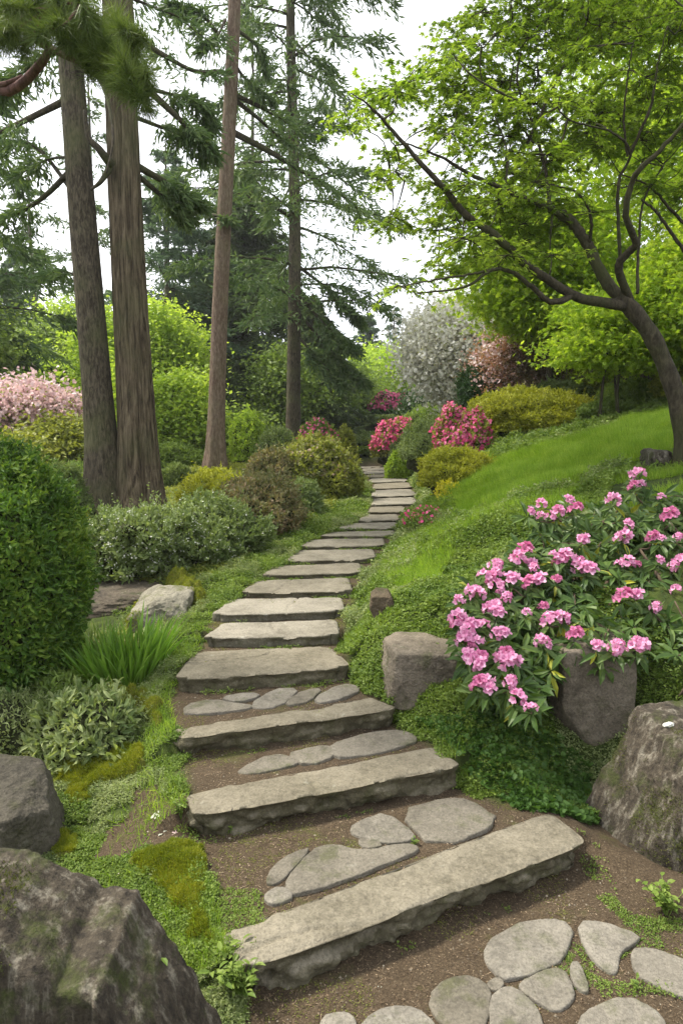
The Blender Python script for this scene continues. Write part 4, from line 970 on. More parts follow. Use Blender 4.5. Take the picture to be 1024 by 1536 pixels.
# ------------------------------------------------------------------ the maple over the bank
def maple():
    rng = np.random.default_rng(55)
    root = thing('maple_tree', 'leaning dark-trunked maple with spreading crooked limbs and fresh green leaves', 'maple')
    base = at_y(1030, 700, 6.1); base[2] = float(H(base[0], base[1])) - .1
    trunk = [base] + BP((1021, 630, 6.1), (1005, 570, 6.1), (977, 505, 6.1), (945, 462, 6.1), (925, 445, 6.1))
    mb = MB(); c = curve(trunk, 40); rr = np.interp(np.linspace(0, 1, 40), [0, .12, .5, .85, 1], [.125, .086, .074, .070, .058])
    mb.tube(c, rr * (1 + .05 * np.sin(np.arange(40) * .9)), 14)
    mb.build('trunk', M_BARK_M, root)
    limbs = [
      (BP((940, 460, 6.1), (892, 452, 6.0), (857, 442, 5.9), (792, 400, 5.7), (747, 357, 5.5), (697, 320, 5.4), (667, 285, 5.3), (627, 240, 5.2), (587, 195, 5.1), (560, 165, 5.0), (528, 140, 4.95)), .066, .005),
      (BP((860, 443, 5.9), (827, 453, 5.8), (797, 430, 5.7), (767, 408, 5.6), (737, 405, 5.5), (697, 430, 5.4), (627, 440, 5.2)), .038, .008),
      (BP((737, 405, 5.5), (700, 412, 5.4), (650, 420, 5.2), (600, 430, 5.1)), .016, .005),
      (BP((940, 458, 6.1), (907, 420, 6.2), (882, 370, 6.2), (862, 340, 6.2), (842, 318, 6.2)), .075, .052),
      (BP((850, 330, 6.2), (807, 305, 6.1), (757, 285, 6.0), (702, 260, 5.9), (660, 235, 5.8), (610, 215, 5.7)), .04, .008),
      (BP((825, 312, 6.15), (818, 260, 6.3), (800, 190, 6.4), (775, 120, 6.4), (790, 40, 6.4)), .026, .008),
      (BP((790, 215, 6.3), (830, 130, 6.3), (860, 70, 6.2), (880, 30, 6.1)), .018, .006),
      (BP((800, 215, 6.3), (765, 160, 6.2), (770, 90, 6.0)), .015, .006),
      (BP((757, 285, 6.0), (760, 230, 6.2), (745, 180, 6.3), (730, 120, 6.3)), .016, .006),
      (BP((882, 370, 6.2), (886, 330, 6.0), (868, 292, 5.8), (820, 275, 5.6)), .022, .008),
      (BP((944, 450, 6.1), (927, 402, 5.9), (940, 380, 5.8), (952, 365, 5.7), (938, 320, 5.5), (945, 280, 5.4), (958, 255, 5.3), (992, 222, 5.2), (1030, 180, 5.1), (1090, 120, 5.0)), .05, .014),
      (BP((930, 395, 5.9), (926, 320, 5.8), (928, 270, 5.7), (945, 230, 5.6), (920, 200, 5.5), (880, 188, 5.4), (850, 180, 5.3)), .022, .006),
      (BP((945, 230, 5.6), (975, 160, 5.4), (985, 100, 5.3), (1000, 40, 5.2)), .018, .006),
      (BP((940, 235, 5.6), (935, 180, 5.5), (940, 120, 5.4), (950, 60, 5.3)), .014, .005),
      (BP((955, 440, 6.1), (957, 370, 6.3), (965, 300, 6.4), (1000, 240, 6.5)), .02, .008),
      (BP((1090, 470, 6.6), (1024, 375, 6.4), (985, 320, 6.3), (962, 300, 6.2)), .028, .010),
      (BP((1090, 400, 6.8), (1010, 320, 6.6), (976, 282, 6.5), (930, 260, 6.4)), .024, .008)]
    lm = MB(); nodes = []
    for pts, r0, r1 in limbs:
        k = 40; c = curve(pts, k); w = rng.normal(size=(k, 3)) * .0025; w[0] = 0
        lm.tube(c + w, np.linspace(r0 * .74, r1 * .8, k) * (1 + .04 * rng.normal(size=k)), 8); nodes += list(c[5:])
    lm.tube(curve(BP((829, 310, 6.2), (826, 340, 6.1), (824, 375, 6.1)), 8), np.linspace(.014, .006, 8), 6)
    # crown: leaf layers through its volume, seen from the side as well
    poly = np.array([(520, 170), (545, 110), (600, 70), (670, 45), (710, 5), (760, -80), (1200, -120), (1200, 330), (1010, 300), (900, 330), (820, 395), (740, 402), (660, 415), (590, 440), (545, 400), (560, 330), (520, 260)], float)
    T = []
    while len(T) < 430:
        p = np.array([[rng.uniform(510, 1200), rng.uniform(-120, 445)]])
        if inside(p, poly)[0]:
            dens = .25 + .75 * sstep(540, 820, p[0, 0])
            if p[0, 0] > 880 and p[0, 1] > 220: dens *= .35
            if rng.random() < dens: T.append(at_y(p[0, 0], p[0, 1], 6.15 + abs(rng.normal()) * .9 - .9 * (rng.random() < .22) - .5 * sstep(760, 540, p[0, 0])))
    T = np.array(T)
    connect(nodes, None, T, rng, lm, .006, 4, .05)
    P, D, Nn = [], [], []
    for t_ in T:
        for q in range(rng.integers(7, 11)):
            az = rng.uniform(0, 6.283); u = np.array([np.cos(az), np.sin(az), rng.normal() * .22]); l_ = rng.uniform(.16, .40)
            s = np.linspace(0, 1, 5)[:, None]; C = t_ + u * l_ * s + np.array([0, 0, -.25]) * l_ * s ** 2 + np.cumsum(rng.normal(size=(5, 3)) * .012, 0)
            C[0] = t_; lm.tube(C, np.linspace(.0035, .0015, 5), 3, cap=False)
            n = int(l_ * 36) + 3; k = rng.uniform(.15, 1.0, n) * 4; k0 = np.minimum(k.astype(int), 3); p = C[k0] + (C[k0 + 1] - C[k0]) * (k - k0)[:, None]
            sd = np.cross(u, [0, 0, 1.]) * np.where(rng.random(n) < .5, -1, 1)[:, None]
            P.append(p + rng.normal(size=(n, 3)) * .008); D.append(nrm(u * .6 + sd * .8 + rdir(n, rng) * .5 + [0, 0, -.35])); Nn.append(nrm(rdir(n, rng) * .5 + [0, 0, 1]))
    lm.build('limbs', M_BARK_M, root)
    P, D, Nn = map(np.concatenate, (P, D, Nn)); m = len(P)
    LL = .052 * rng.uniform(.55, 1.3, m)
    V, F = leaves(P, D, Nn, LL, LL * 1.0, 'maple')
    link_mesh('crown', V, F, F_MAPLE, root)
maple()

# ------------------------------------------------------------------ trees on the slope and at the back
broadleaf('maple_tree', 'yellow-green maple on the slope behind the leaning dark trunk', 960, 11, (800, 1250, 90, 520), F_MAPLE2, 180, 150, .085, 1, tr=.09, spread=(.42, .42, .07), group='maples on the slope', tm='maple', Wr=1.0)
broadleaf('maple_tree', 'yellow-green maple left of the leaning trunk, over the copper shrub', 830, 13, (715, 900, 270, 520), F_MAPLE2, 170, 150, .10, 2, tr=.08, spread=(.45, .45, .08), group='maples on the slope', tm='maple', Wr=1.0)
broadleaf('maple_tree', 'low tiered yellow maple right beside the leaning trunk', 915, 10, (838, 1010, 425, 575), F_MAPLE2, 90, 120, .07, 3, tr=.03, stems=3, spread=(.26, .26, .045), group='maples on the slope', tm='maple', Wr=1.0)
broadleaf('maple_tree', 'bright maple at the picture edge, right of the leaning trunk', 1050, 9.5, (950, 1200, 330, 560), F_MAPLE2, 130, 260, .07, 4, tr=.07, spread=(.3, .3, .08), group='maples on the slope', tm='maple', Wr=1.0)
broadleaf('maple_tree', 'tall yellow-green maple filling the upper corner behind the crown of the leaning one', 1010, 13.5, (830, 1400, -260, 330), F_MAPLE2, 200, 170, .11, 5, tr=.12, spread=(.55, .55, .2), group='maples on the slope', tm='maple', Wr=1.0)
broadleaf('flowering_tree', 'rounded tree covered in cream-white blossom against the sky', 700, 19, (622, 775, 462, 600), F_PALE, 190, 80, .10, 11, tr=.08, spread=(.35, .35, .3), flower=F_WHITE, nf=280, stems=3)
broadleaf('flowering_tree', 'dusty pink-leaved shrub tree between the white blossom and the brown thicket', 790, 15, (718, 930, 492, 610), F_COPPER, 190, 170, .075, 12, tr=.05, spread=(.25, .25, .25), flower=F_CHERRY, nf=45, stems=4)
broadleaf('shrub_thicket', 'dark brown twiggy thicket under the yellow maples', 850, 14, (775, 930, 480, 610), F_BROWN, 120, 190, .07, 13, tr=.05, spread=(.25, .25, .25), stems=6, cat='thicket')
broadleaf('shrub_thicket', 'shaded brown thicket behind the leaning maple trunk', 985, 13, (910, 1120, 480, 600), F_BROWN, 120, 190, .07, 14, tr=.05, spread=(.28, .28, .25), stems=6, cat='thicket')
broadleaf('flowering_tree', 'cherry tree in pale pink blossom at the far edge beyond the hedge bush', 20, 14.5, (-90, 102, 590, 645), F_OLIVE, 150, 50, .09, 15, tr=.08, spread=(.3, .3, .2), flower=F_CHERRY, nf=170, stems=2)
for i, (px, Y, box, m, n, k, lab) in enumerate([
  (228, 22, (188, 300, 455, 690), F_BRIGHT, 190, 200, 'bright yellow-green tree right of the furrowed trunk'),
  (262, 18, (215, 318, 560, 720), F_BRIGHT, 150, 200, 'lower bright green tree between the furrowed and the reddish trunk'),
  (165, 24, (120, 205, 470, 690), F_BRIGHT, 130, 180, 'bright green tree seen between the two biggest trunks'),
  (80, 28, (20, 150, 480, 640), F_MID, 190, 170, 'mid-green rounded tree left of the leaning trunk'),
  (10, 24, (-90, 60, 500, 640), F_BRIGHT, 150, 180, 'fresh green tree at the picture edge above the cherry blossom'),
  (100, 13.5, (50, 135, 632, 720), F_OLIVE, 150, 170, 'low olive-green tree in front of the cherry blossom'),
  (20, 12.5, (-60, 80, 652, 740), F_OLIVE, 120, 170, 'olive bushy tree behind the clipped evergreen bush'),
  (415, 25, (385, 470, 520, 660), F_MID, 110, 150, 'green bushy tree in the shade beside the open fir trunk'),
  (505, 34, (450, 560, 540, 650), F_MID, 150, 170, 'soft green bush mass behind the open fir trunk'),
  (555, 44, (520, 590, 520, 640), F_BRIGHT, 110, 150, 'slim bright tree right of the open fir, far back'),
  (605, 38, (560, 660, 525, 625), F_BRIGHT, 140, 150, 'yellow-green tree in front of the distant spruces'),
  (655, 42, (630, 690, 495, 560), F_GOLD, 70, 120, 'small golden tree top touching the white blossom'),
  (340, 22, (325, 390, 620, 700), F_MID, 80, 150, 'young green tree close to the foot of the reddish trunk'),
  (1100, 18, (960, 1400, 300, 560), F_MAPLE2, 170, 200, 'large yellow-green tree at the far edge of the slope'),
  (120, 36, (60, 190, 440, 600), F_BRIGHT, 120, 160, 'far pale-green tree behind the leaning trunk'),
  (-60, 16, (-200, 20, 420, 640), F_MID, 150, 160, 'green tree just outside the picture edge')]):
    s = Y * .019
    broadleaf('background_tree', lab, px, Y, box, m, n, int(k * .75), .06 + Y * .0034, 40 + i, tr=.10, spread=(s, s, s * .5), group='leafy trees behind the garden')
# far wooded hill behind everything
def far_wood():
    rng = np.random.default_rng(5); P = []
    for k in range(900):
        x = rng.uniform(-60, 60); y = rng.uniform(55, 85); h = float(H0(x, y)); top = rng.uniform(2, 5.5) if abs(x - 7) > 12 else rng.uniform(1.5, 3)
        n = 60; P.append(np.stack([x + rng.normal(size=n) * 1.3, y + rng.normal(size=n), h + rng.random(n) * top], 1))
    P = np.concatenate(P); m = len(P)
    V, F = leaves(P, rdir(m, rng), rdir(m, rng), rng.uniform(.35, .7, m), .45, 'diamond')
    tag(link_mesh('distant_wood', V, F, F_MID), 'green mass of far-off trees closing the view', 'wood', kind='stuff')
far_wood()

# ------------------------------------------------------------------ shrubs
G_L, G_R, G_F = 'shrubs of the bed beside the trunks', 'shrubs of the sloping bank', 'azaleas in bloom'
shrub('evergreen_bush', 'large clipped dark evergreen bush at the picture edge', (-160, 114, 672), 4.1, F_YEW, 42000, .042, .42, seed=1, ry=.62, lump=.08, cat='bush', zmin=-.8, hb=.45, up=.2, ragged=.06)
shrub('cotoneaster_shrub', 'low wide grey-green shrub flecked with tiny white flowers', (108, 335, 768), 6.6, F_GREY, 17000, .05, .5, seed=2, ry=.75, lump=.3, ragged=.18, flower=F_CREAM, nf=2600, fl=.016, group=G_L)
shrub('cotoneaster_shrub', 'second white-flecked shrub, the one nearest the stair', (240, 394, 758), 7.0, F_GREY, 12000, .05, .5, seed=3, ry=.7, lump=.3, ragged=.18, flower=F_CREAM, nf=900, fl=.016, group=G_L)
shrub('shrub', 'russet-tinted shrub behind the white-flecked ones', (312, 452, 716), 8.4, F_RUSSET, 12000, .05, .5, seed=4, ry=.8, lump=.18, group=G_L)
shrub('shrub', 'yellow-green low shrub in front of the reddish trunk foot', (272, 372, 708), 9.6, F_GOLD, 7000, .055, .5, seed=5, ry=.7, group=G_L)
shrub('shrub', 'grey-green shrub hugging the stair beside the dark rounded azalea', (410, 482, 722), 9.6, F_GREY, 7000, .05, .5, seed=6, ry=.6, group=G_L)
shrub('azalea_bush', 'rounded dark green azalea with rusty tips next to the stair', (410, 540, 662), 11.6, F_OLIVE, 15000, .06, .5, seed=7, ry=.75, lump=.08, flower=F_RUSSET, nf=1500, fl=.05, group=G_L, cat='azalea', ftop=.2)
shrub('azalea_bush', 'small red-flowering azalea in front of the open fir trunk', (440, 508, 634), 16.5, F_MID, 7000, .075, .5, seed=8, flower=F_RED, nf=900, fl=.06, group=G_F, cat='azalea', ftop=.45)
shrub('shrub', 'russet low shrub below the open fir trunk', (370, 450, 678), 11.2, F_RUSSET, 7000, .055, .5, seed=9, group=G_L)
shrub('shrub', 'small bright rounded shrub left of the open fir trunk', (345, 400, 622), 17, F_BRIGHT, 6000, .075, .5, seed=10, group=G_L)
shrub('shrub', 'grey-green wispy shrub at the base of the open fir trunk', (385, 450, 640), 15.5, F_GREY, 6000, .07, .4, seed=11, group=G_L)
shrub('shrub', 'pale spiky low shrub between the furrowed and the reddish trunk', (240, 285, 698), 12, F_GREY, 5000, .07, .25, seed=12, group=G_L)
shrub('shrub', 'shadowy green shrub behind the two biggest trunks', (95, 190, 690), 12, F_MID, 9000, .06, .5, seed=13, group=G_L)
shrub('shrub', 'grey feathery shrub between the evergreen bush and the leaning trunk', (60, 128, 700), 8.5, F_GREY, 7000, .06, .25, seed=14, group=G_L)
shrub('shrub', 'moss-yellow low shrub at the foot of the leaning trunk', (80, 135, 765), 8.3, F_GOLD, 4000, .03, .5, seed=15, group=G_L, hb=.1)
shrub('shrub', 'dark green shrub left of the reddish trunk foot', (215, 312, 668), 15, F_MID, 9000, .07, .5, seed=16, group=G_L)
shrub('shrub', 'olive shrub peeping between the azalea and the top of the stair', (500, 535, 645), 17, F_OLIVE, 4000, .07, .5, seed=17, group=G_L)
# bank on the other side
shrub('mound_shrub', 'biggest golden-green mound shrub above the lawn', (704, 894, 584), 11.4, F_GOLD, 32000, .05, .45, seed=21, ry=.95, lump=.09, group=G_R, cat='mound shrub', shoots=True, ragged=.06, zmin=-.4)
shrub('mound_shrub', 'lower golden-green mound shrub at the edge of the stair', (634, 746, 672), 9.0, F_GOLD, 13000, .045, .45, seed=22, ry=.55, lump=.12, group=G_R, cat='mound shrub', shoots=True, ragged=.06)
shrub('mound_shrub', 'grey-green mound shrub between the two pink azaleas', (602, 705, 626), 13.5, F_GREY, 13000, .06, .4, seed=23, ry=.8, group=G_R, cat='mound shrub', shoots=True, ragged=.06)
shrub('azalea_bush', 'crimson-pink azalea beside the biggest golden mound', (656, 732, 616), 10.6, F_OLIVE, 8000, .055, .5, seed=24, ry=.42, ragged=.14, flower=F_RED, nf=1700, fl=.055, group=G_F, cat='azalea', ftop=-.1, lump=.18)
shrub('azalea_bush', 'hot-pink dome azalea further up by the end of the stair', (560, 630, 630), 23.5, F_OLIVE, 6000, .09, .5, seed=25, ragged=.13, flower=F_HOT, nf=2000, fl=.09, group=G_F, cat='azalea', ftop=0., lump=.06)
shrub('azalea_bush', 'small far crimson azalea below the yellow-green trees', (555, 612, 590), 33, F_DARK, 4000, .12, .5, seed=26, flower=F_RED, nf=1800, fl=.11, group=G_F, cat='azalea', ftop=.1)
shrub('shrub', 'dark glossy evergreen shrub above the crimson-pink azalea', (686, 780, 546), 15, F_DARK, 13000, .075, .45, seed=27, group=G_R)
shrub('shrub', 'long low dark shrub between the far azalea and the glossy evergreen', (600, 700, 580), 27, F_DARK, 9000, .11, .5, seed=28, group=G_R, ry=1.2)
shrub('shrub', 'low olive shrub behind the biggest golden mound', (845, 925, 545), 13.2, F_OLIVE, 9000, .06, .5, seed=29, group=G_R)
shrub('shrub', 'grey-green low shrub beneath the brown thicket', (800, 880, 572), 13, F_GREY, 8000, .06, .5, seed=30, group=G_R)
shrub('shrub', 'spreading green shrub above the lawn, left of the leaning trunk', (900, 1000, 572), 11.2, F_MID, 10000, .055, .5, seed=31, group=G_R)
shrub('shrub', 'bushy green shrub right behind the leaning trunk', (985, 1120, 540), 10, F_OLIVE, 12000, .055, .5, seed=32, group=G_R)
shrub('shrub', 'low leafy shrub at the upper rim of the lawn', (860, 950, 606), 10.6, F_MID, 8000, .055, .5, seed=33, group=G_R)
for i, (box, Y, m, lab) in enumerate([
  ((505, 600, 650), 27, F_GREY, 'pale low hedge mound beyond the end of the stair'),
  ((545, 640, 628), 30, F_GREY, 'far grey-green hedge mound under the dark shrub'),
  ((600, 690, 612), 25, F_MID, 'green hedge mound above the hot-pink azalea'),
  ((500, 560, 622), 32, F_GREY, 'far soft hedge mound right of the open fir'),
  ((585, 650, 650), 20, F_GREY, 'small hedge mound right of the hot-pink azalea'),
  ((536, 585, 672), 25, F_COVER, 'bright low plants where the stair ends'),
  ((580, 618, 680), 17, F_BRIGHT, 'small lime-green plant at the bend of the stair'),
  ((500, 550, 600), 36, F_DARK, 'dark far shrub at the foot of the open fir')]):
    shrub('hedge_mound', lab, box, Y, m, 7000, .05 + Y * .0022, .45, seed=60 + i, group='low hedge mounds at the top of the garden', cat='hedge mound', lump=.12)
shrub('azalea_bush', 'tiny red-flowered azalea sprig at the stair edge on the bank', (608, 668, 762), 7.3, F_MID, 1600, .035, .45, seed=80, flower=F_HOT, nf=150, fl=.035, cat='azalea', core=False, group=G_F, ftop=.1)
shrub('yellow_plant', 'small plant with yellow leaves under the lower golden mound', (654, 690, 722), 7.9, F_YELLOW, 320, .035, .5, seed=81, core=False, cat='plant')
shrub('variegated_plant', 'low leafy plant with pale-edged leaves behind the moss by the angular grey rock', (28, 208, 1046), 3.45, F_COVERL, 2600, .055, .32, 'lance', seed=82, ry=.24, cat='plant', lump=.2, hb=.0)
shrub('variegated_plant', 'dark leafy plant at the foot of the clipped evergreen bush', (20, 132, 1020), 3.85, F_MID, 1800, .05, .34, 'lance', seed=83, ry=.22, cat='plant', hb=0)
shrub('shrub', 'low pale heath-like plant at the picture edge by the evergreen bush', (-60, 60, 1040), 3.6, F_COVERL, 2500, .03, .3, seed=84, ry=.25, cat='shrub', hb=0)

# ------------------------------------------------------------------ moss cushions
def moss(label, pix, h, seed, n, z=None):
    rng = np.random.default_rng(seed)
    poly = chaikin(poly_px(pix), 2)
    lo, hi = poly.min(0), poly.max(0)
    def hh(P):
        d = np.full(len(P), 9.)
        Q = np.roll(poly, -1, 0)
        for a, b in zip(poly, Q):
            t = np.clip(((P - a) @ (b - a)) / ((b - a) @ (b - a) + 1e-9), 0, 1); d = np.minimum(d, np.linalg.norm(P - a - t[:, None] * (b - a), axis=1))
        d = np.where(inside(P, poly), d, -d)
        P3 = np.stack([P[:, 0], P[:, 1], 0 * P[:, 0]], 1)
        d = d + .028 * vnoise(P3 * 12, seed) + .018 * vnoise(P3 * 34, seed + 3)
        e = np.clip(d / max(h * 1.1, .03), 0, 1)
        return np.sqrt(1 - (1 - e) ** 2) * h * (1 + .45 * vnoise(P3 * 10, seed + 1) + .25 * vnoise(P3 * 30, seed + 5)) - .015 * (e <= 0), d
    root = thing('moss_cushion', label, 'moss', 'moss cushions')
    nx_, ny_ = 70, 70
    X, Y = np.meshgrid(np.linspace(lo[0] - .03, hi[0] + .03, nx_), np.linspace(lo[1] - .03, hi[1] + .03, ny_))
    P = np.stack([X.ravel(), Y.ravel()], 1); hz, d = hh(P)
    Z = H(P[:, 0], P[:, 1]) + hz - .003
    i = (np.arange(ny_ - 1)[:, None] * nx_ + np.arange(nx_ - 1)[None]).ravel(); Q = np.stack([i, i + 1, i + 1 + nx_, i + nx_], 1)
    Q = Q[(d[Q] > -.03).all(1)]
    link_mesh('cushion', np.column_stack([P, Z]), Q, M_MOSS, root, True)
    P = rng.uniform(lo, hi, (n * 2, 2)); hz, d = hh(P); k = d > 0; P, hz = P[k], hz[k]; m = len(P)
    B = np.column_stack([P, H(P[:, 0], P[:, 1]) + hz - .004])
    D = nrm(rdir(m, rng) * .9 + [0, 0, 1])
    L = rng.uniform(.008, .022, m)
    V, F = leaves(B, D, rdir(m, rng), L, .0035, 'tri')
    link_mesh('sprigs', V, F, F_MOSS, root)
moss('golden moss tongue lying between the huge boulder and the lowest step', [(235, 1275), (300, 1270), (318, 1300), (310, 1345), (318, 1385), (332, 1430), (300, 1420), (270, 1380), (245, 1350), (225, 1310), (190, 1300)], .035, 1, 30000)
moss('golden moss patch right of the angular grey rock', [(70, 1150), (110, 1125), (190, 1120), (215, 1145), (205, 1165), (140, 1180), (130, 1210), (95, 1200), (85, 1170)], .045, 2, 26000)
moss('long mossy mound under the iris clump', [(125, 1030), (170, 1035), (215, 1045), (240, 1065), (245, 1090), (225, 1095), (200, 1072), (150, 1060), (120, 1050)], .09, 3, 24000)
moss('round golden moss cushion beside the pale boulder', [(246, 880), (262, 872), (290, 880), (310, 905), (308, 918), (285, 918), (262, 905)], .16, 4, 16000)
moss('small golden moss tuft behind the huge boulder', [(60, 1262), (85, 1245), (110, 1262), (120, 1285), (80, 1290)], .03, 5, 6000)

# ------------------------------------------------------------------ iris clump, ferns, leafy weeds
def blades(name, label, px, py, n, L, rad, mat, seed, cat, spread=.45, w=.016):
    rng = np.random.default_rng(seed); c = ground_px(px, py)
    root = thing(name, label, cat)
    a = rng.uniform(0, 2 * np.pi, n); r = rad * np.sqrt(rng.random(n))
    B = np.stack([c[0] + r * np.cos(a), c[1] + r * np.sin(a) * .8], 1); B = np.column_stack([B, H(B[:, 0], B[:, 1]) - .01])
    o = np.stack([np.cos(a), np.sin(a), 0 * a], 1)
    D0 = nrm(np.array([0, 0, 1.]) + o * (r / rad * spread)[:, None] + rng.normal(size=(n, 3)) * .1)
    LL = L * rng.uniform(.55, 1.15, n); ww = w * rng.uniform(.7, 1.2, n)
    S_ = nrm(np.cross(D0, rdir(n, rng)))
    V, F = [], []
    ks = np.linspace(0, 1, 7)
    for i in range(n):
        bend = nrm(D0[i] * [1, 1, 0] + rng.normal(size=3) * [.3, .3, 0] + 1e-6) * rng.uniform(.02, .22) * LL[i]
        P = B[i] + D0[i] * LL[i] * ks[:, None] + bend * (ks ** 2)[:, None] - np.array([0, 0, 1]) * (ks ** 3)[:, None] * LL[i] * rng.uniform(0, .22)
        wd = ww[i] * np.array([.8, 1, 1, .95, .8, .5, .03])[:, None] / 2
        q = len(V) * 14; V.append(np.stack([P - S_[i] * wd, P + S_[i] * wd], 1).reshape(-1, 3))
        F += [(q + 2 * k, q + 2 * k + 1, q + 2 * k + 3, q + 2 * k + 2) for k in range(6)]
    link_mesh('leaves', np.vstack(V), np.array(F), mat, root)
blades('iris_clump', 'upright clump of sword-shaped green iris leaves in front of the pale boulder', 190, 1026, 420, .40, .22, F_IRIS, 3, 'iris', .42, .019)
blades('iris_clump', 'thin dark blades at the back of the iris clump by the evergreen bush', 140, 985, 110, .30, .15, F_MID, 4, 'iris', .7, .01)
def fern(label, px, py, Y, n, L, seed):
    rng = np.random.default_rng(seed); c = at_y(px, py, Y); c[2] = max(float(H(c[0], c[1])), c[2] - .15)
    root = thing('fern', label, 'fern', 'ferns above the rhododendron'); mb = MB(); PP, DD, NN, LL = [], [], [], []
    for k in range(n):
        a = rng.uniform(0, 2 * np.pi); u = np.array([np.cos(a), np.sin(a), 0]); l_ = L * rng.uniform(.7, 1.1); s = np.linspace(0, 1, 14)[:, None]
        C = c + u * l_ * .85 * s + np.array([0, 0, 1]) * l_ * (.75 * s - .75 * s ** 2)
        mb.tube(C, np.linspace(.003, .001, 14), 4)
        T = nrm(np.gradient(C, axis=0)); sd = nrm(np.cross(T, [0, 0, 1.]))
        for f in np.linspace(.12, .98, 34):
            i = f * 13; j = int(i); p = C[j] + (C[min(j + 1, 13)] - C[j]) * (i - j)
            for sg in (-1, 1):
                PP.append(p); DD.append(sd[j] * sg + T[j] * .35 + [0, 0, -.15]); NN.append(np.cross(T[j], sd[j]) * -1); LL.append(l_ * .24 * math.sin(math.pi * (.1 + .88 * f)) + .006)
    mb.build('stalks', M_STEM, root)
    LL = np.array(LL); V, F = leaves(np.array(PP), np.array(DD), np.array(NN) + rng.normal(size=(len(PP), 3)) * .2, LL, LL * .28, 'lance')
    link_mesh('fronds', V, F, F_FERN, root)
for i, (px, py, Y, n, L, lab) in enumerate([(925, 745, 4.9, 14, .34, 'feathery fern in front of the maple foot, beside the top pink blossom'), (985, 760, 4.6, 14, .32, 'feathery fern at the upper rim of the rhododendron near the picture edge'), (880, 765, 4.8, 10, .26, 'small fern at the crest just above the rhododendron'), (1040, 735, 4.7, 12, .34, 'fern cut by the picture edge above the rhododendron'), (955, 770, 4.4, 10, .26, 'fern in the middle of the upper rhododendron rim')]):
    fern(lab, px, py, Y, n, L, 200 + i)
def weed(label, px, py, n, L, h, rad, mat, seed, tm='lance', Wr=.45, z=None):
    rng = np.random.default_rng(seed); c = ground_px(px, py) if z is None else at_z(px, py, z)
    root = thing('weed', label, 'weed', 'small weeds'); mb = MB(); P, D = [], []
    for k in range(max(3, n // 7)):
        a = rng.uniform(0, 2 * np.pi); u = np.array([np.cos(a), np.sin(a), 0]) * rad * rng.uniform(.2, 1)
        top = c + u + [0, 0, h * rng.uniform(.6, 1.1)]; C = curve([c - [0, 0, .02], c + u * .4 + [0, 0, h * .5], top], 7); mb.tube(C, np.linspace(.0022, .001, 7), 4)
        for j in range(7):
            P.append(C[2 + j % 5]); b = rng.uniform(0, 6.28); D.append([np.cos(b), np.sin(b), rng.uniform(.05, .6)])
    mb.build('stems', F_MID, root)
    P, D = np.array(P), np.array(D); LL = L * rng.uniform(.7, 1.2, len(P))
    V, F = leaves(P, D, rdir(len(P), rng) * .4 + [0, 0, 1], LL, LL * Wr, tm); link_mesh('leaves', V, F, mat, root)
weed('tall green weeds at the cracked end of the lowest step', 362, 1500, 190, .035, .15, .10, F_COVER, 1, 'lance', .4)
weed('leafy sprout at the foot of the tall leaning boulder', 1000, 1372, 130, .03, .12, .11, F_COVER, 2, 'lance', .6)
weed('green weeds growing on the side of the huge boulder', 215, 1480, 60, .035, .10, .08, F_COVER, 3, z=.35)
weed('tiny weed in front of the second step', 345, 1250, 16, .018, .03, .02, F_COVER, 4)
weed('tiny sprout between the paving stones behind the lowest step', 622, 1265, 20, .015, .02, .02, F_COVER, 5, z=.12)
weed('small grass-green sprout at the joint of the bottom paving stones', 955, 1485, 26, .018, .03, .03, F_COVER, 6)
weed('green sprout at the far end of the third step', 268, 1118, 40, .02, .06, .05, F_COVER, 7)
weed('low weed by the near end of the second step', 272, 1225, 50, .022, .08, .05, F_COVER, 8)

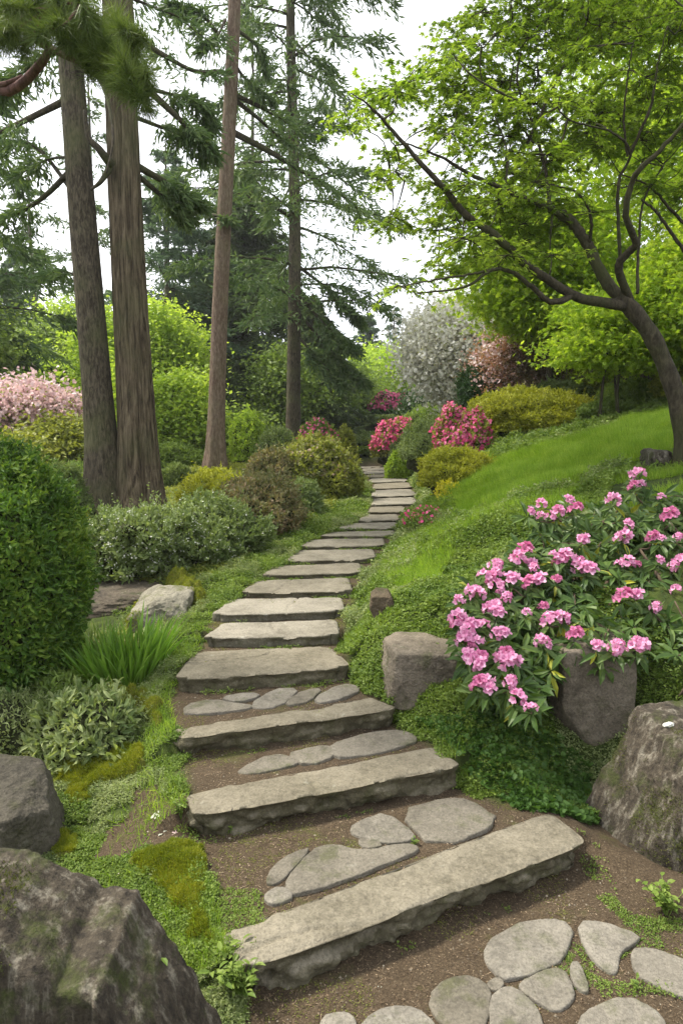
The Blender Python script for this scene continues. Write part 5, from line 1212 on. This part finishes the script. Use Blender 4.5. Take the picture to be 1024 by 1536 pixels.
# ------------------------------------------------------------------ the rhododendron
def rhodo():
    rng = np.random.default_rng(88)
    root = thing('rhododendron_bush', 'big sprawling rhododendron with clusters of pink blossom over the boulders', 'rhododendron')
    Yof = lambda py: 4.75 - (py - 700) * .0046
    poly = np.array([(685, 890), (725, 862), (770, 835), (800, 800), (850, 790), (880, 770), (930, 745), (1000, 740), (1120, 730), (1150, 960), (1040, 985), (960, 985), (900, 1000), (850, 985), (815, 1020), (800, 1075), (760, 1060), (715, 1040), (690, 1000), (700, 960)], float)
    tips, axs = [], []
    while len(tips) < 640:
        p = np.array([[rng.uniform(680, 1150), rng.uniform(735, 1080)]])
        if inside(p, poly)[0]:
            dep = abs(rng.normal()) * .22
            tips.append(at_y(p[0, 0], p[0, 1], Yof(p[0, 1]) + dep - .03))
            axs.append(nrm(np.array([-.15, -.55, .75]) + rng.normal(size=3) * .35))
    fl = [(957, 713), (960, 727), (949, 730), (791, 769), (811, 757), (811, 775), (825, 776), (862, 764), (851, 751), (836, 768), (920, 751), (991, 746), (1004, 773), (873, 810), (942, 788), (935, 806), (926, 808), (978, 806), (990, 808), (1015, 806), (928, 846), (940, 844), (952, 848), (986, 841), (1008, 850), (1021, 842), (776, 839), (785, 828), (796, 846), (801, 852), (832, 835), (849, 835), (840, 840), (880, 857), (868, 850), (728, 866), (745, 861), (738, 868), (767, 873), (743, 881), (717, 893), (688, 901), (794, 875), (809, 873), (759, 897), (734, 912), (789, 919), (814, 910), (840, 926), (846, 930), (823, 929), (686, 928), (690, 938), (705, 939), (700, 950), (696, 959), (716, 963), (707, 970), (752, 954), (744, 952), (814, 963), (820, 968), (862, 952), (896, 970), (922, 972), (953, 972), (960, 966), (719, 988), (703, 985), (752, 988), (770, 994), (765, 985), (935, 895), (955, 893), (982, 912), (1013, 884), (730, 1021), (719, 1027), (732, 1035), (764, 1025), (797, 1062), (1040, 830), (1060, 870), (1045, 790)]
    fl = fl + [(px + rng.normal() * 20, py + rng.normal() * 18) for px, py in fl[35:] if 715 < px < 800][::2][:12]
    def truss(seed):
        r = np.random.default_rng(seed); P, D, N = [], [], []
        for k in range(r.integers(7, 13)):
            el = r.uniform(-.35, 1.45); az = k * 2.4 + r.normal() * .2; d = np.array([np.cos(az) * np.cos(el), np.sin(az) * np.cos(el), np.sin(el)])
            c = d * r.uniform(.03, .055)
            a = nrm(np.cross(d, r.normal(size=3))); b = np.cross(d, a)
            for q in range(5):
                th = q * 2 * np.pi / 5 + r.normal() * .1; o = a * np.cos(th) + b * np.sin(th)
                P.append(c + o * .003); D.append(o * .85 + d * .75); N.append(d - o * .6)
        n = len(P); return leaves(np.array(P), np.array(D), np.array(N), r.uniform(.030, .042, n), r.uniform(.026, .036, n), 'petal')
    var = [truss(900 + i) for i in range(5)]
    meshes = [None] * 5
    ftips = []
    for i, (px, py) in enumerate(fl):
        p = at_y(px, py, Yof(py) - .09 + rng.normal() * .02); k = i % 5
        if meshes[k] is None:
            o = link_mesh('blossom_cluster', var[k][0], var[k][1], F_ROSE if k == 2 else F_PINK, root); meshes[k] = o
        else:
            o = meshes[k].copy(); COL.objects.link(o); o.parent = root
        o.location = p; s = rng.uniform(.40, .80) * (1.04 if px < 800 else 1) * (1.05 if py < 900 else .95); o.scale = (s, s, s * rng.uniform(.85, 1.1))
        o.rotation_euler = (rng.uniform(.1, .8), rng.normal() * .35, rng.uniform(-.6, .6))
        ftips.append(p - np.array([0, -.01, .03]) )
        tips.append(p + np.array([0, .015, -.035])); axs.append(nrm(np.array([-.1, -.5, .8]) + rng.normal(size=3) * .2))
    tips, axs = np.array(tips), np.array(axs)
    P, D, N, LL = [], [], [], []
    for t, a in zip(tips, axs):
        e1 = nrm(np.cross(a, rng.normal(size=3))); e2 = np.cross(a, e1); n = rng.integers(7, 11)
        for q in range(n):
            th = q * 2 * np.pi / n + rng.normal() * .25; o = e1 * np.cos(th) + e2 * np.sin(th)
            P.append(t + o * .006); D.append(o + a * rng.uniform(-.15, .45) + [0, 0, -.25]); N.append(a - o * .2); LL.append(rng.uniform(.07, .125))
    LL = np.array(LL)
    P, D, N = np.array(P), np.array(D), np.array(N); P = P + rng.normal(size=P.shape) * .004; D = D + rng.normal(size=D.shape) * .22; old = rng.random(len(P)) < .05
    V, F = leaves(P[~old], D[~old], N[~old], LL[~old], LL[~old] * rng.uniform(.22, .34, (~old).sum()), 'lance'); link_mesh('leaves', V, F, F_RHODO, root)
    V, F = leaves(P[old], D[old] - [0, 0, .5], N[old], LL[old], LL[old] * .27, 'lance'); link_mesh('yellowed_leaves', V, F, F_GOLD, root)
    # woody stems rising from behind the boulders
    mb = MB(); roots_ = [np.array([x, y, float(H(x, y)) - .05]) for x, y in ((1.05, 3.95), (1.5, 3.9), (1.9, 3.8), (2.3, 4.0), (1.3, 4.4), (2.0, 4.5))]
    nodes = []
    for r_ in roots_:
        for q in range(4):
            e = tips[rng.integers(len(tips))]; e = r_ + (e - r_) * .55; c = curve([r_, (r_ + e) / 2 + rng.normal(size=3) * .06, e], 10); mb.tube(c, np.linspace(.016, .008, 10), 6); nodes += list(c[2:])
    connect(nodes, None, tips[rng.permutation(len(tips))[:420]], rng, mb, .006, 4, .04)
    for k in range(7):
        x = rng.uniform(1.75, 2.2); a = np.array([x, 3.45, float(H(x, 3.5)) - .05]); mb.tube(curve([a, a + [rng.normal() * .1, -.05, .25], a + [rng.normal() * .2, .1, .5]], 9), np.linspace(.008, .004, 9), 5)
    mb.build('stems', M_STEM, root)
rhodo()

# ------------------------------------------------------------------ ground cover, lawn, litter
def cover(name, label, P2, Lf, Wr, mat, rng, lift=.03, tm='diamond', per=5, tuft=None, up=.7, fl=None):
    """each plantlet carries a few leaves on a short stem"""
    n = len(P2); z = H(P2[:, 0], P2[:, 1])
    dist = np.hypot(P2[:, 0], P2[:, 1]); sc = np.clip(dist / 4.2, .8, 2.6)
    B = np.column_stack([P2, z]); 
    hgt = lift * rng.uniform(.1, 1.1, n) * np.clip(.55 + .9 * vnoise(B * 4.5, 3) + .6 * vnoise(B * 13, 4), .08, 1.6) * np.clip(sc, .8, 1.5)
    B = np.repeat(B, per, 0); h = np.repeat(hgt, per) * rng.uniform(.4, 1, n * per); s2 = np.repeat(sc, per)
    B[:, :2] += rng.normal(size=(n * per, 2)) * (.008 * s2)[:, None]; B[:, 2] += h
    D = nrm(rdir(n * per, rng) * [1, 1, .5] + [0, 0, .25]); Nn = nrm(rdir(n * per, rng) * .6 + [0, 0, up])
    LL = Lf * s2 * rng.uniform(.6, 1.3, n * per)
    V, F = leaves(B, D, Nn, LL, LL * Wr, tm)
    return tag(link_mesh(name, V, F, mat), label, 'ground cover', kind='stuff')
rng = np.random.default_rng(21)
BUSHROCK = None
def right_cover():
    P = sample((-.2, 6), (2.3, 16), 90000, rng, 2.0)
    y = P[:, 1]; x = P[:, 0]; pr_ = path_r(y)
    nz = vnoise(np.stack([x * 6, y * 6, 0 * x], 1), 31) * .07
    k = (x > pr_ + .0 + nz) & (x < pr_ + .5 + y * .28) & ~inside(P, LAWN)
    front = (y < 3.0) & (x < 1.0 + (2.95 - y) * .9 + nz); k &= ~front
    k &= ~((y < 2.98) & (x < 2.3))
    return P[k]
P = right_cover()
sel = vnoise(np.column_stack([P * 2.3, 0 * P[:, 0]]), 77)
cover('ground_cover', 'small-leaved bright green ground cover spread over the bank', P[sel < .28], .017, .7, F_COVER, rng, .07, 'diamond', 7)
cover('ground_cover', 'pale flecked ground cover in patches on the bank', P[sel >= .28], .015, .6, F_COVERL, rng, .08, 'diamond', 7)
def fallen():
    pass
# bigger soft leaves in the shade under the rhododendron
q = poly_px([(690, 1085), (760, 1070), (830, 1120), (880, 1150), (895, 1240), (840, 1225), (780, 1215), (700, 1160), (620, 1085)])
lo, hi = q.min(0), q.max(0); P = rng.uniform(lo, hi, (9000, 2)); P = P[inside(P, q)][:2600]
cover('shade_plants', 'soft round-leaved plants in the shade under the rhododendron', P, .034, .85, fol('shade_leaves', [(.035, .085, .014), (.06, .125, .022), (.095, .18, .035)], trans=.3, clump=5), rng, .05, 'round', 4)
def left_cover():
    P = sample((-3.2, 1.2), (1.7, 24), 110000, rng, 1.9)
    y = P[:, 1]; x = P[:, 0]; pl_ = path_l(y)
    nz = vnoise(np.stack([x * 5, y * 5, 0 * x], 1), 41) * .08
    wid = np.interp(y, [1.7, 3, 4, 6, 9, 24], [1.1, 1.0, .95, .95, .7, 1.0])
    k = (x < pl_ - .0 + nz) & (x > pl_ - wid + nz * 3) & ~ragged(P, SOIL_L, .05, 3) & ~ragged(P, SOIL_M, .03, 4)
    k &= (vnoise(np.stack([x * 8, y * 8, 0 * x], 1), 43) + .6 * vnoise(np.stack([x * 22, y * 22, 0 * x], 1), 44) > -.62)
    return P[k]
P = left_cover()
sel = vnoise(np.column_stack([P * 3.1, 0 * P[:, 0]]), 78)
cover('ground_cover', 'pale ferny ground cover in patches beside the moss', P[sel > .12], .016, .35, F_COVERL, rng, .055, 'diamond', 7)
P = P[sel <= .12]
cover('ground_cover', 'fine green ground cover along the outer edge of the stair', P, .013, .6, F_COVER, rng, .05, 'diamond', 6)
# moss and creeping green between the front stones and in the joints
q = poly_px([(310, 1330), (390, 1340), (400, 1390), (330, 1405), (320, 1380)]); lo, hi = q.min(0), q.max(0); Pa = rng.uniform(lo, hi, (1500, 2)); Pa = Pa[inside(Pa, q)][:420]
q = poly_px([(800, 1440), (930, 1400), (1024, 1400), (1030, 1500), (900, 1500), (840, 1490)]); lo, hi = q.min(0), q.max(0); Pb = rng.uniform(lo, hi, (3000, 2)); Pb = Pb[inside(Pb, q) & (vnoise(np.column_stack([Pb * 9, 0 * Pb[:, 0]]), 4) > .15)][:500]
q = poly_px([(880, 1330), (1024, 1330), (1024, 1400), (950, 1400)]); lo, hi = q.min(0), q.max(0); Pc = rng.uniform(lo, hi, (1500, 2)); Pc = Pc[inside(Pc, q) & (vnoise(np.column_stack([Pc * 9, 0 * Pc[:, 0]]), 4) > .1)][:300]
cover('ground_cover', 'creeping green between the stones at the bottom', np.vstack([Pa, Pb, Pc]), .010, .6, F_COVER, rng, .014, 'diamond', 6)
def bed_cover():
    P = sample((-9, 1), (3.2, 26), 60000, rng, 1.6); y, x = P[:, 1], P[:, 0]; pl_ = path_l(y); wid = np.interp(y, [1.7, 3, 4, 6, 9, 24], [.7, .6, .5, .45, .55, 1.0])
    k = (x < pl_ - wid * .9) & (vnoise(np.column_stack([P * 1.6, 0 * x]), 8) > -.25); return P[k]
cover('ground_cover', 'mixed low growth on the floor of the bed around the trunks', bed_cover(), .02, .5, F_OLIVE, rng, .05, 'diamond', 5)
def slope_cover():
    P = sample((0, 14), (6, 40), 70000, rng, 1.2); y, x = P[:, 1], P[:, 0]
    k = (x > path_r(np.minimum(y, 23)) + .45 + y * .05) & ~inside(P, LAWN); return P[k]
cover('ground_cover', 'leafy low growth over the upper slope', slope_cover(), .026, .5, F_MID, rng, .07, 'diamond', 5)
# lawn
lo, hi = LAWN.min(0), LAWN.max(0); P = rng.uniform(lo - .15, hi + .15, (330000, 2)); 
Pn = P + vnoise(np.column_stack([P * 3, 0 * P[:, 0]]), 12)[:, None] * .15
P = P[inside(Pn, LAWN)][:150000]; m = len(P)
B = np.column_stack([P, H(P[:, 0], P[:, 1]) - .005])
D = nrm(rng.normal(size=(m, 3)) * .5 + vnoise(B * 2.6, 9)[:, None] * [.5, .3, 0] + [-.1, -.1, 1]); L = rng.uniform(.06, .16, m) * (1 + .6 * vnoise(B * 3.2, 3))
V, F = leaves(B, D, rdir(m, rng), L, .009, 'tri')
tag(link_mesh('lawn_grass', V, F, F_GRASS), 'sunlit bright green grass on the sloping lawn', 'grass', kind='stuff')
# soft meadow grass running down from the lawn into the bank
P = sample((.3, 4.5), (4.6, 9.5), 40000, rng, 1.4); y, x = P[:, 1], P[:, 0]
k = (x > path_r(y) + .2) & ~inside(P, LAWN) & (x < 3.6) & (vnoise(np.column_stack([P * 1.8, 0 * x]), 61) > -.2) ; P = P[k]; m = len(P)
B = np.column_stack([P, H(P[:, 0], P[:, 1])]); D = nrm(rng.normal(size=(m, 3)) * .5 + [-.2, -.1, 1])
V, F = leaves(B, D, rdir(m, rng), rng.uniform(.05, .12, m), .005, 'tri')
tag(link_mesh('meadow_grass', V, F, F_GRASS), 'thin soft grass mixed into the bank below the lawn', 'grass', kind='stuff')
def tufts():
    r = np.random.default_rng(33); n = 26000; y = 1.8 + 10 * r.random(n) ** 1.6; side = r.random(n) < .5
    x = np.where(side, path_l(y) - np.abs(r.normal(size=n)) * .14 - .02, path_r(y) + np.abs(r.normal(size=n)) * .16 + .02); P = np.column_stack([x, y])
    k = (vnoise(np.column_stack([P * 4.2, 0 * x]), 37) > .05) & ((y > 3) | side); P = P[k]; m = len(P); B = np.column_stack([P, H(P[:, 0], P[:, 1])])
    V, F = leaves(B, nrm(r.normal(size=(m, 3)) * .55 + [0, 0, 1]), rdir(m, r), r.uniform(.025, .075, m), .0035, 'tri')
    tag(link_mesh('edge_grass', V, F, F_GRASS), 'thin grass tufts growing along both edges of the stair', 'grass', kind='stuff')
tufts()
# litter on the soil
P = np.column_stack([rng.uniform(-.8, 1.9, 60000), 1.1 + 3.5 * rng.random(60000) ** 1.5])
k = ((P[:, 0] > path_l(P[:, 1]) - .05) & (P[:, 0] < path_r(P[:, 1]) + .1)) | inside(P, SOIL_L); P = P[k][:34000]; m = len(P)
B = np.column_stack([P, H(P[:, 0], P[:, 1]) + .002])
D = nrm(rdir(m, rng) * [1, 1, .25]); L = .003 + .011 * rng.random(m) ** 2.5
V, F = leaves(B, D, nrm(rdir(m, rng) * .5 + [0, 0, 1]), L, L * .35, 'diamond')
tag(link_mesh('leaf_litter', V, F, F_LITTER), 'tiny brown crumbs and dry bits scattered over the soil', 'litter', kind='stuff')
def gravel():
    r = np.random.default_rng(17); n = 26000; P = np.column_stack([r.uniform(-.9, 2.0, n), 1.1 + 3.6 * r.random(n) ** 1.4])
    k = (((P[:, 0] > path_l(P[:, 1]) - .05) & (P[:, 0] < path_r(P[:, 1]) + .25)) | inside(P, SOIL_L)) & (vnoise(np.column_stack([P * 3.5, 0 * P[:, 0]]), 29) + r.normal(size=n) * .4 > -.1); P = P[k]; n = len(P)
    O = np.array([(1, 0, 0), (-1, 0, 0), (0, 1, 0), (0, -1, 0), (0, 0, 1), (0, 0, -1)], float); T = np.array([(0, 2, 4), (2, 1, 4), (1, 3, 4), (3, 0, 4), (2, 0, 5), (1, 2, 5), (3, 1, 5), (0, 3, 5)])
    s = (.0012 + .0045 * r.random(n) ** 4)[:, None, None] * r.uniform(.6, 1.4, (n, 6, 3)); B = np.column_stack([P, H(P[:, 0], P[:, 1]) + .001])
    V = B[:, None] + O[None] * s; F = (np.arange(n) * 6)[:, None, None] + T[None]
    tag(link_mesh('gravel', V.reshape(-1, 3), F.reshape(-1, 3), foliage('grit', [(.03, .022, .014), (.12, .095, .065), (.34, .30, .23)], trans=.0, rough=.9, clump=9)), 'fine grit and small stones on the path soil', 'gravel', kind='stuff')
gravel()
def petal_pile(px, py, label, n, s, mat, seed):
    r = np.random.default_rng(seed); c = ground_px(px, py); B = c + r.normal(size=(n, 3)) * [s, s, s * .2] + [0, 0, s * .5]
    V, F = leaves(B, rdir(n, r) * [1, 1, .5], rdir(n, r) * .6 + [0, 0, 1], s * 1.1, s * .9, 'petal')
    tag(link_mesh('fallen_blossom', V, F, mat), label, 'blossom', 'fallen blossoms on the soil')
for i, (px, py, s, m, lab) in enumerate([(237, 1224, .012, F_CREAM, 'white fallen blossom on the soil, the upper one beside the moss'), (246, 1250, .012, F_CREAM, 'white fallen blossom on the soil, nearest to the second step'), (262, 1253, .009, F_CHERRY, 'pale pink fallen petals between the white blossom and the second step'), (225, 1247, .006, F_CHERRY, 'tiny pale petal on the soil left of the white blossoms'), (183, 1305, .009, F_CHERRY, 'pale petals at the edge of the golden moss tongue'), (220, 1282, .009, F_CREAM, 'cream petals just above the golden moss tongue'), (568, 1482, .006, F_CREAM, 'two white specks on the soil below the lowest step')]):
    petal_pile(px, py, lab, 14, s, m, 400 + i)

# ------------------------------------------------------------------ the damp air of the valley
def moss_on(o, mat, seed, thr, n, L, W_, zmax=9, name='moss'):
    """short moss growing in patches on a rock: a part of that rock"""
    me = o.data; V = np.empty(len(me.vertices) * 3); me.vertices.foreach_get('co', V); V = V.reshape(-1, 3)
    Nn = np.empty(len(V) * 3); me.vertices.foreach_get('normal', Nn); Nn = Nn.reshape(-1, 3)
    r = np.random.default_rng(seed); k = (fbm(V * 4.5, 3, seed) > thr) & (V[:, 2] < zmax) & (Nn[:, 1] < .5); V, Nn = V[k], Nn[k]
    if not len(V): return
    i = r.integers(len(V), size=n); P = V[i] + r.normal(size=(n, 3)) * .006; D = nrm(Nn[i] + rdir(n, r) * .9 + [0, 0, .3])
    LL = L * r.uniform(.5, 1.3, n); A, F = leaves(P, D, rdir(n, r), LL, W_, 'tri'); link_mesh(name, A, F, mat, o)
F_RMOSS = fol('dark_rock_moss', [(.035, .05, .006), (.07, .085, .010), (.12, .13, .02)], trans=.2, clump=10)
moss_on(BIG, F_RMOSS, 3, .18, 16000, .012, .003); moss_on(TALL, F_RMOSS, 5, .16, 9000, .012, .003, .5); moss_on(PALE, F_MOSS, 6, .22, 1500, .014, .006)
def lichen_spot():
    d, Q = cubesphere(10); r = 1 + .3 * vnoise(d * 2.5, 3)
    me = TALL.data; V = np.empty(len(me.vertices) * 3); me.vertices.foreach_get('co', V); V = V.reshape(-1, 3)
    q = at_y(1003, 1078, 2.7); w = ray(1003, 1078); w = w / np.linalg.norm(w); c0 = np.array([0, 0, CAMZ]); t = (V - c0) @ w; dd = np.linalg.norm(V - c0 - t[:, None] * w, axis=1)
    k = np.where(dd < .03)[0]
    if len(k):
        c = V[k[np.argmin(t[k])]]; link_mesh('lichen_spot', d * r[:, None] * [.024, .012, .012] + c, Q, plain('white_lichen', (.5, .5, .44), (.72, .72, .66), 60), TALL, True)
lichen_spot()
# tufts and crumbs that gather along the foot of the lower steps
def step_feet():
    r = np.random.default_rng(91); A, B2 = [], []
    for k in range(0, 12):
        c = SC[k]; n = [70, 60, 90, 110, 130, 140, 140, 120, 110, 100, 90, 90][k]
        t = r.random(n); p = c[0][:2] + (c[1][:2] - c[0][:2]) * t[:, None]; p = p + np.stack([0 * t, -np.abs(r.normal(size=n)) * .02 - .012], 1)
        keep = vnoise(np.column_stack([p * 7, 0 * t]), 17) > (.25 if k < 3 else -.05); A.append(p[keep])
        for e in (0, 1):
            m = 60; q = c[e][:2] + np.stack([(r.random(m) * .09 - .01) * (1 if e else -1), r.normal(size=m) * .05], 1); A.append(q)
    return np.concatenate(A)
cover('ground_cover', 'little green tufts along the foot and ends of the lower steps', step_feet(), .013, .5, F_COVER, rng, .04, 'diamond', 6)
P = np.column_stack([rng.uniform(-1.6, 1.9, 40000), 1.2 + 4.5 * rng.random(40000)])
k = (P[:, 0] > path_l(P[:, 1]) - .02) & (P[:, 0] < path_r(P[:, 1]) + .05) & (vnoise(np.column_stack([P * 5, 0 * P[:, 0]]), 23) > .12); P = P[k][:6500]
cover('ground_cover', 'thin moss and seedlings in the joints of the path', P, .007, .6, fol('seedlings', [(.09, .10, .02), (.15, .17, .03), (.24, .26, .06)], clump=8), rng, .012, 'diamond', 5)
def needles_on_path():
    r = np.random.default_rng(13); n = 5000; P = np.column_stack([r.uniform(-1.2, 1.9, n), 1.2 + 6 * r.random(n) ** 1.3]); k = (P[:, 0] > path_l(P[:, 1]) - .1) & (P[:, 0] < path_r(P[:, 1]) + .1); P = P[k]; n = len(P)
    B = np.column_stack([P, H(P[:, 0], P[:, 1]) + .003]); a_ = r.uniform(0, 6.28, n); L = r.uniform(.012, .045, n)
    V, F = leaves(B, np.stack([np.cos(a_), np.sin(a_), r.normal(size=n) * .06], 1), np.tile([0, 0, 1.], (n, 1)), L, .0022, 'tri')
    tag(link_mesh('fallen_needles', V, F, F_LITTER), 'dry conifer needles strewn over the path soil', 'needles', kind='stuff')
needles_on_path()
def haze():
    x0, x1, y0, y1, z0, z1 = -125, 125, -18, 135, float(GZ.min()) - 1, 60
    V = np.array([(x, y, z) for x in (x0, x1) for y in (y0, y1) for z in (z0, z1)], float)
    Q = np.array([(0, 1, 3, 2), (4, 6, 7, 5), (0, 4, 5, 1), (2, 3, 7, 6), (0, 2, 6, 4), (1, 5, 7, 3)])
    m, nt = newmat('pale_haze'); p = N_(nt, 'ShaderNodeVolumePrincipled'); p.inputs['Color'].default_value = (.95, .97, 1, 1); p.inputs['Density'].default_value = .0007; p.inputs['Anisotropy'].default_value = .2
    o = N_(nt, 'ShaderNodeOutputMaterial'); nt.links.new(p.outputs[0], o.inputs['Volume'])
    tag(link_mesh('haze', V, Q, m), 'thin pale haze filling the garden air', 'haze', kind='stuff')
haze()
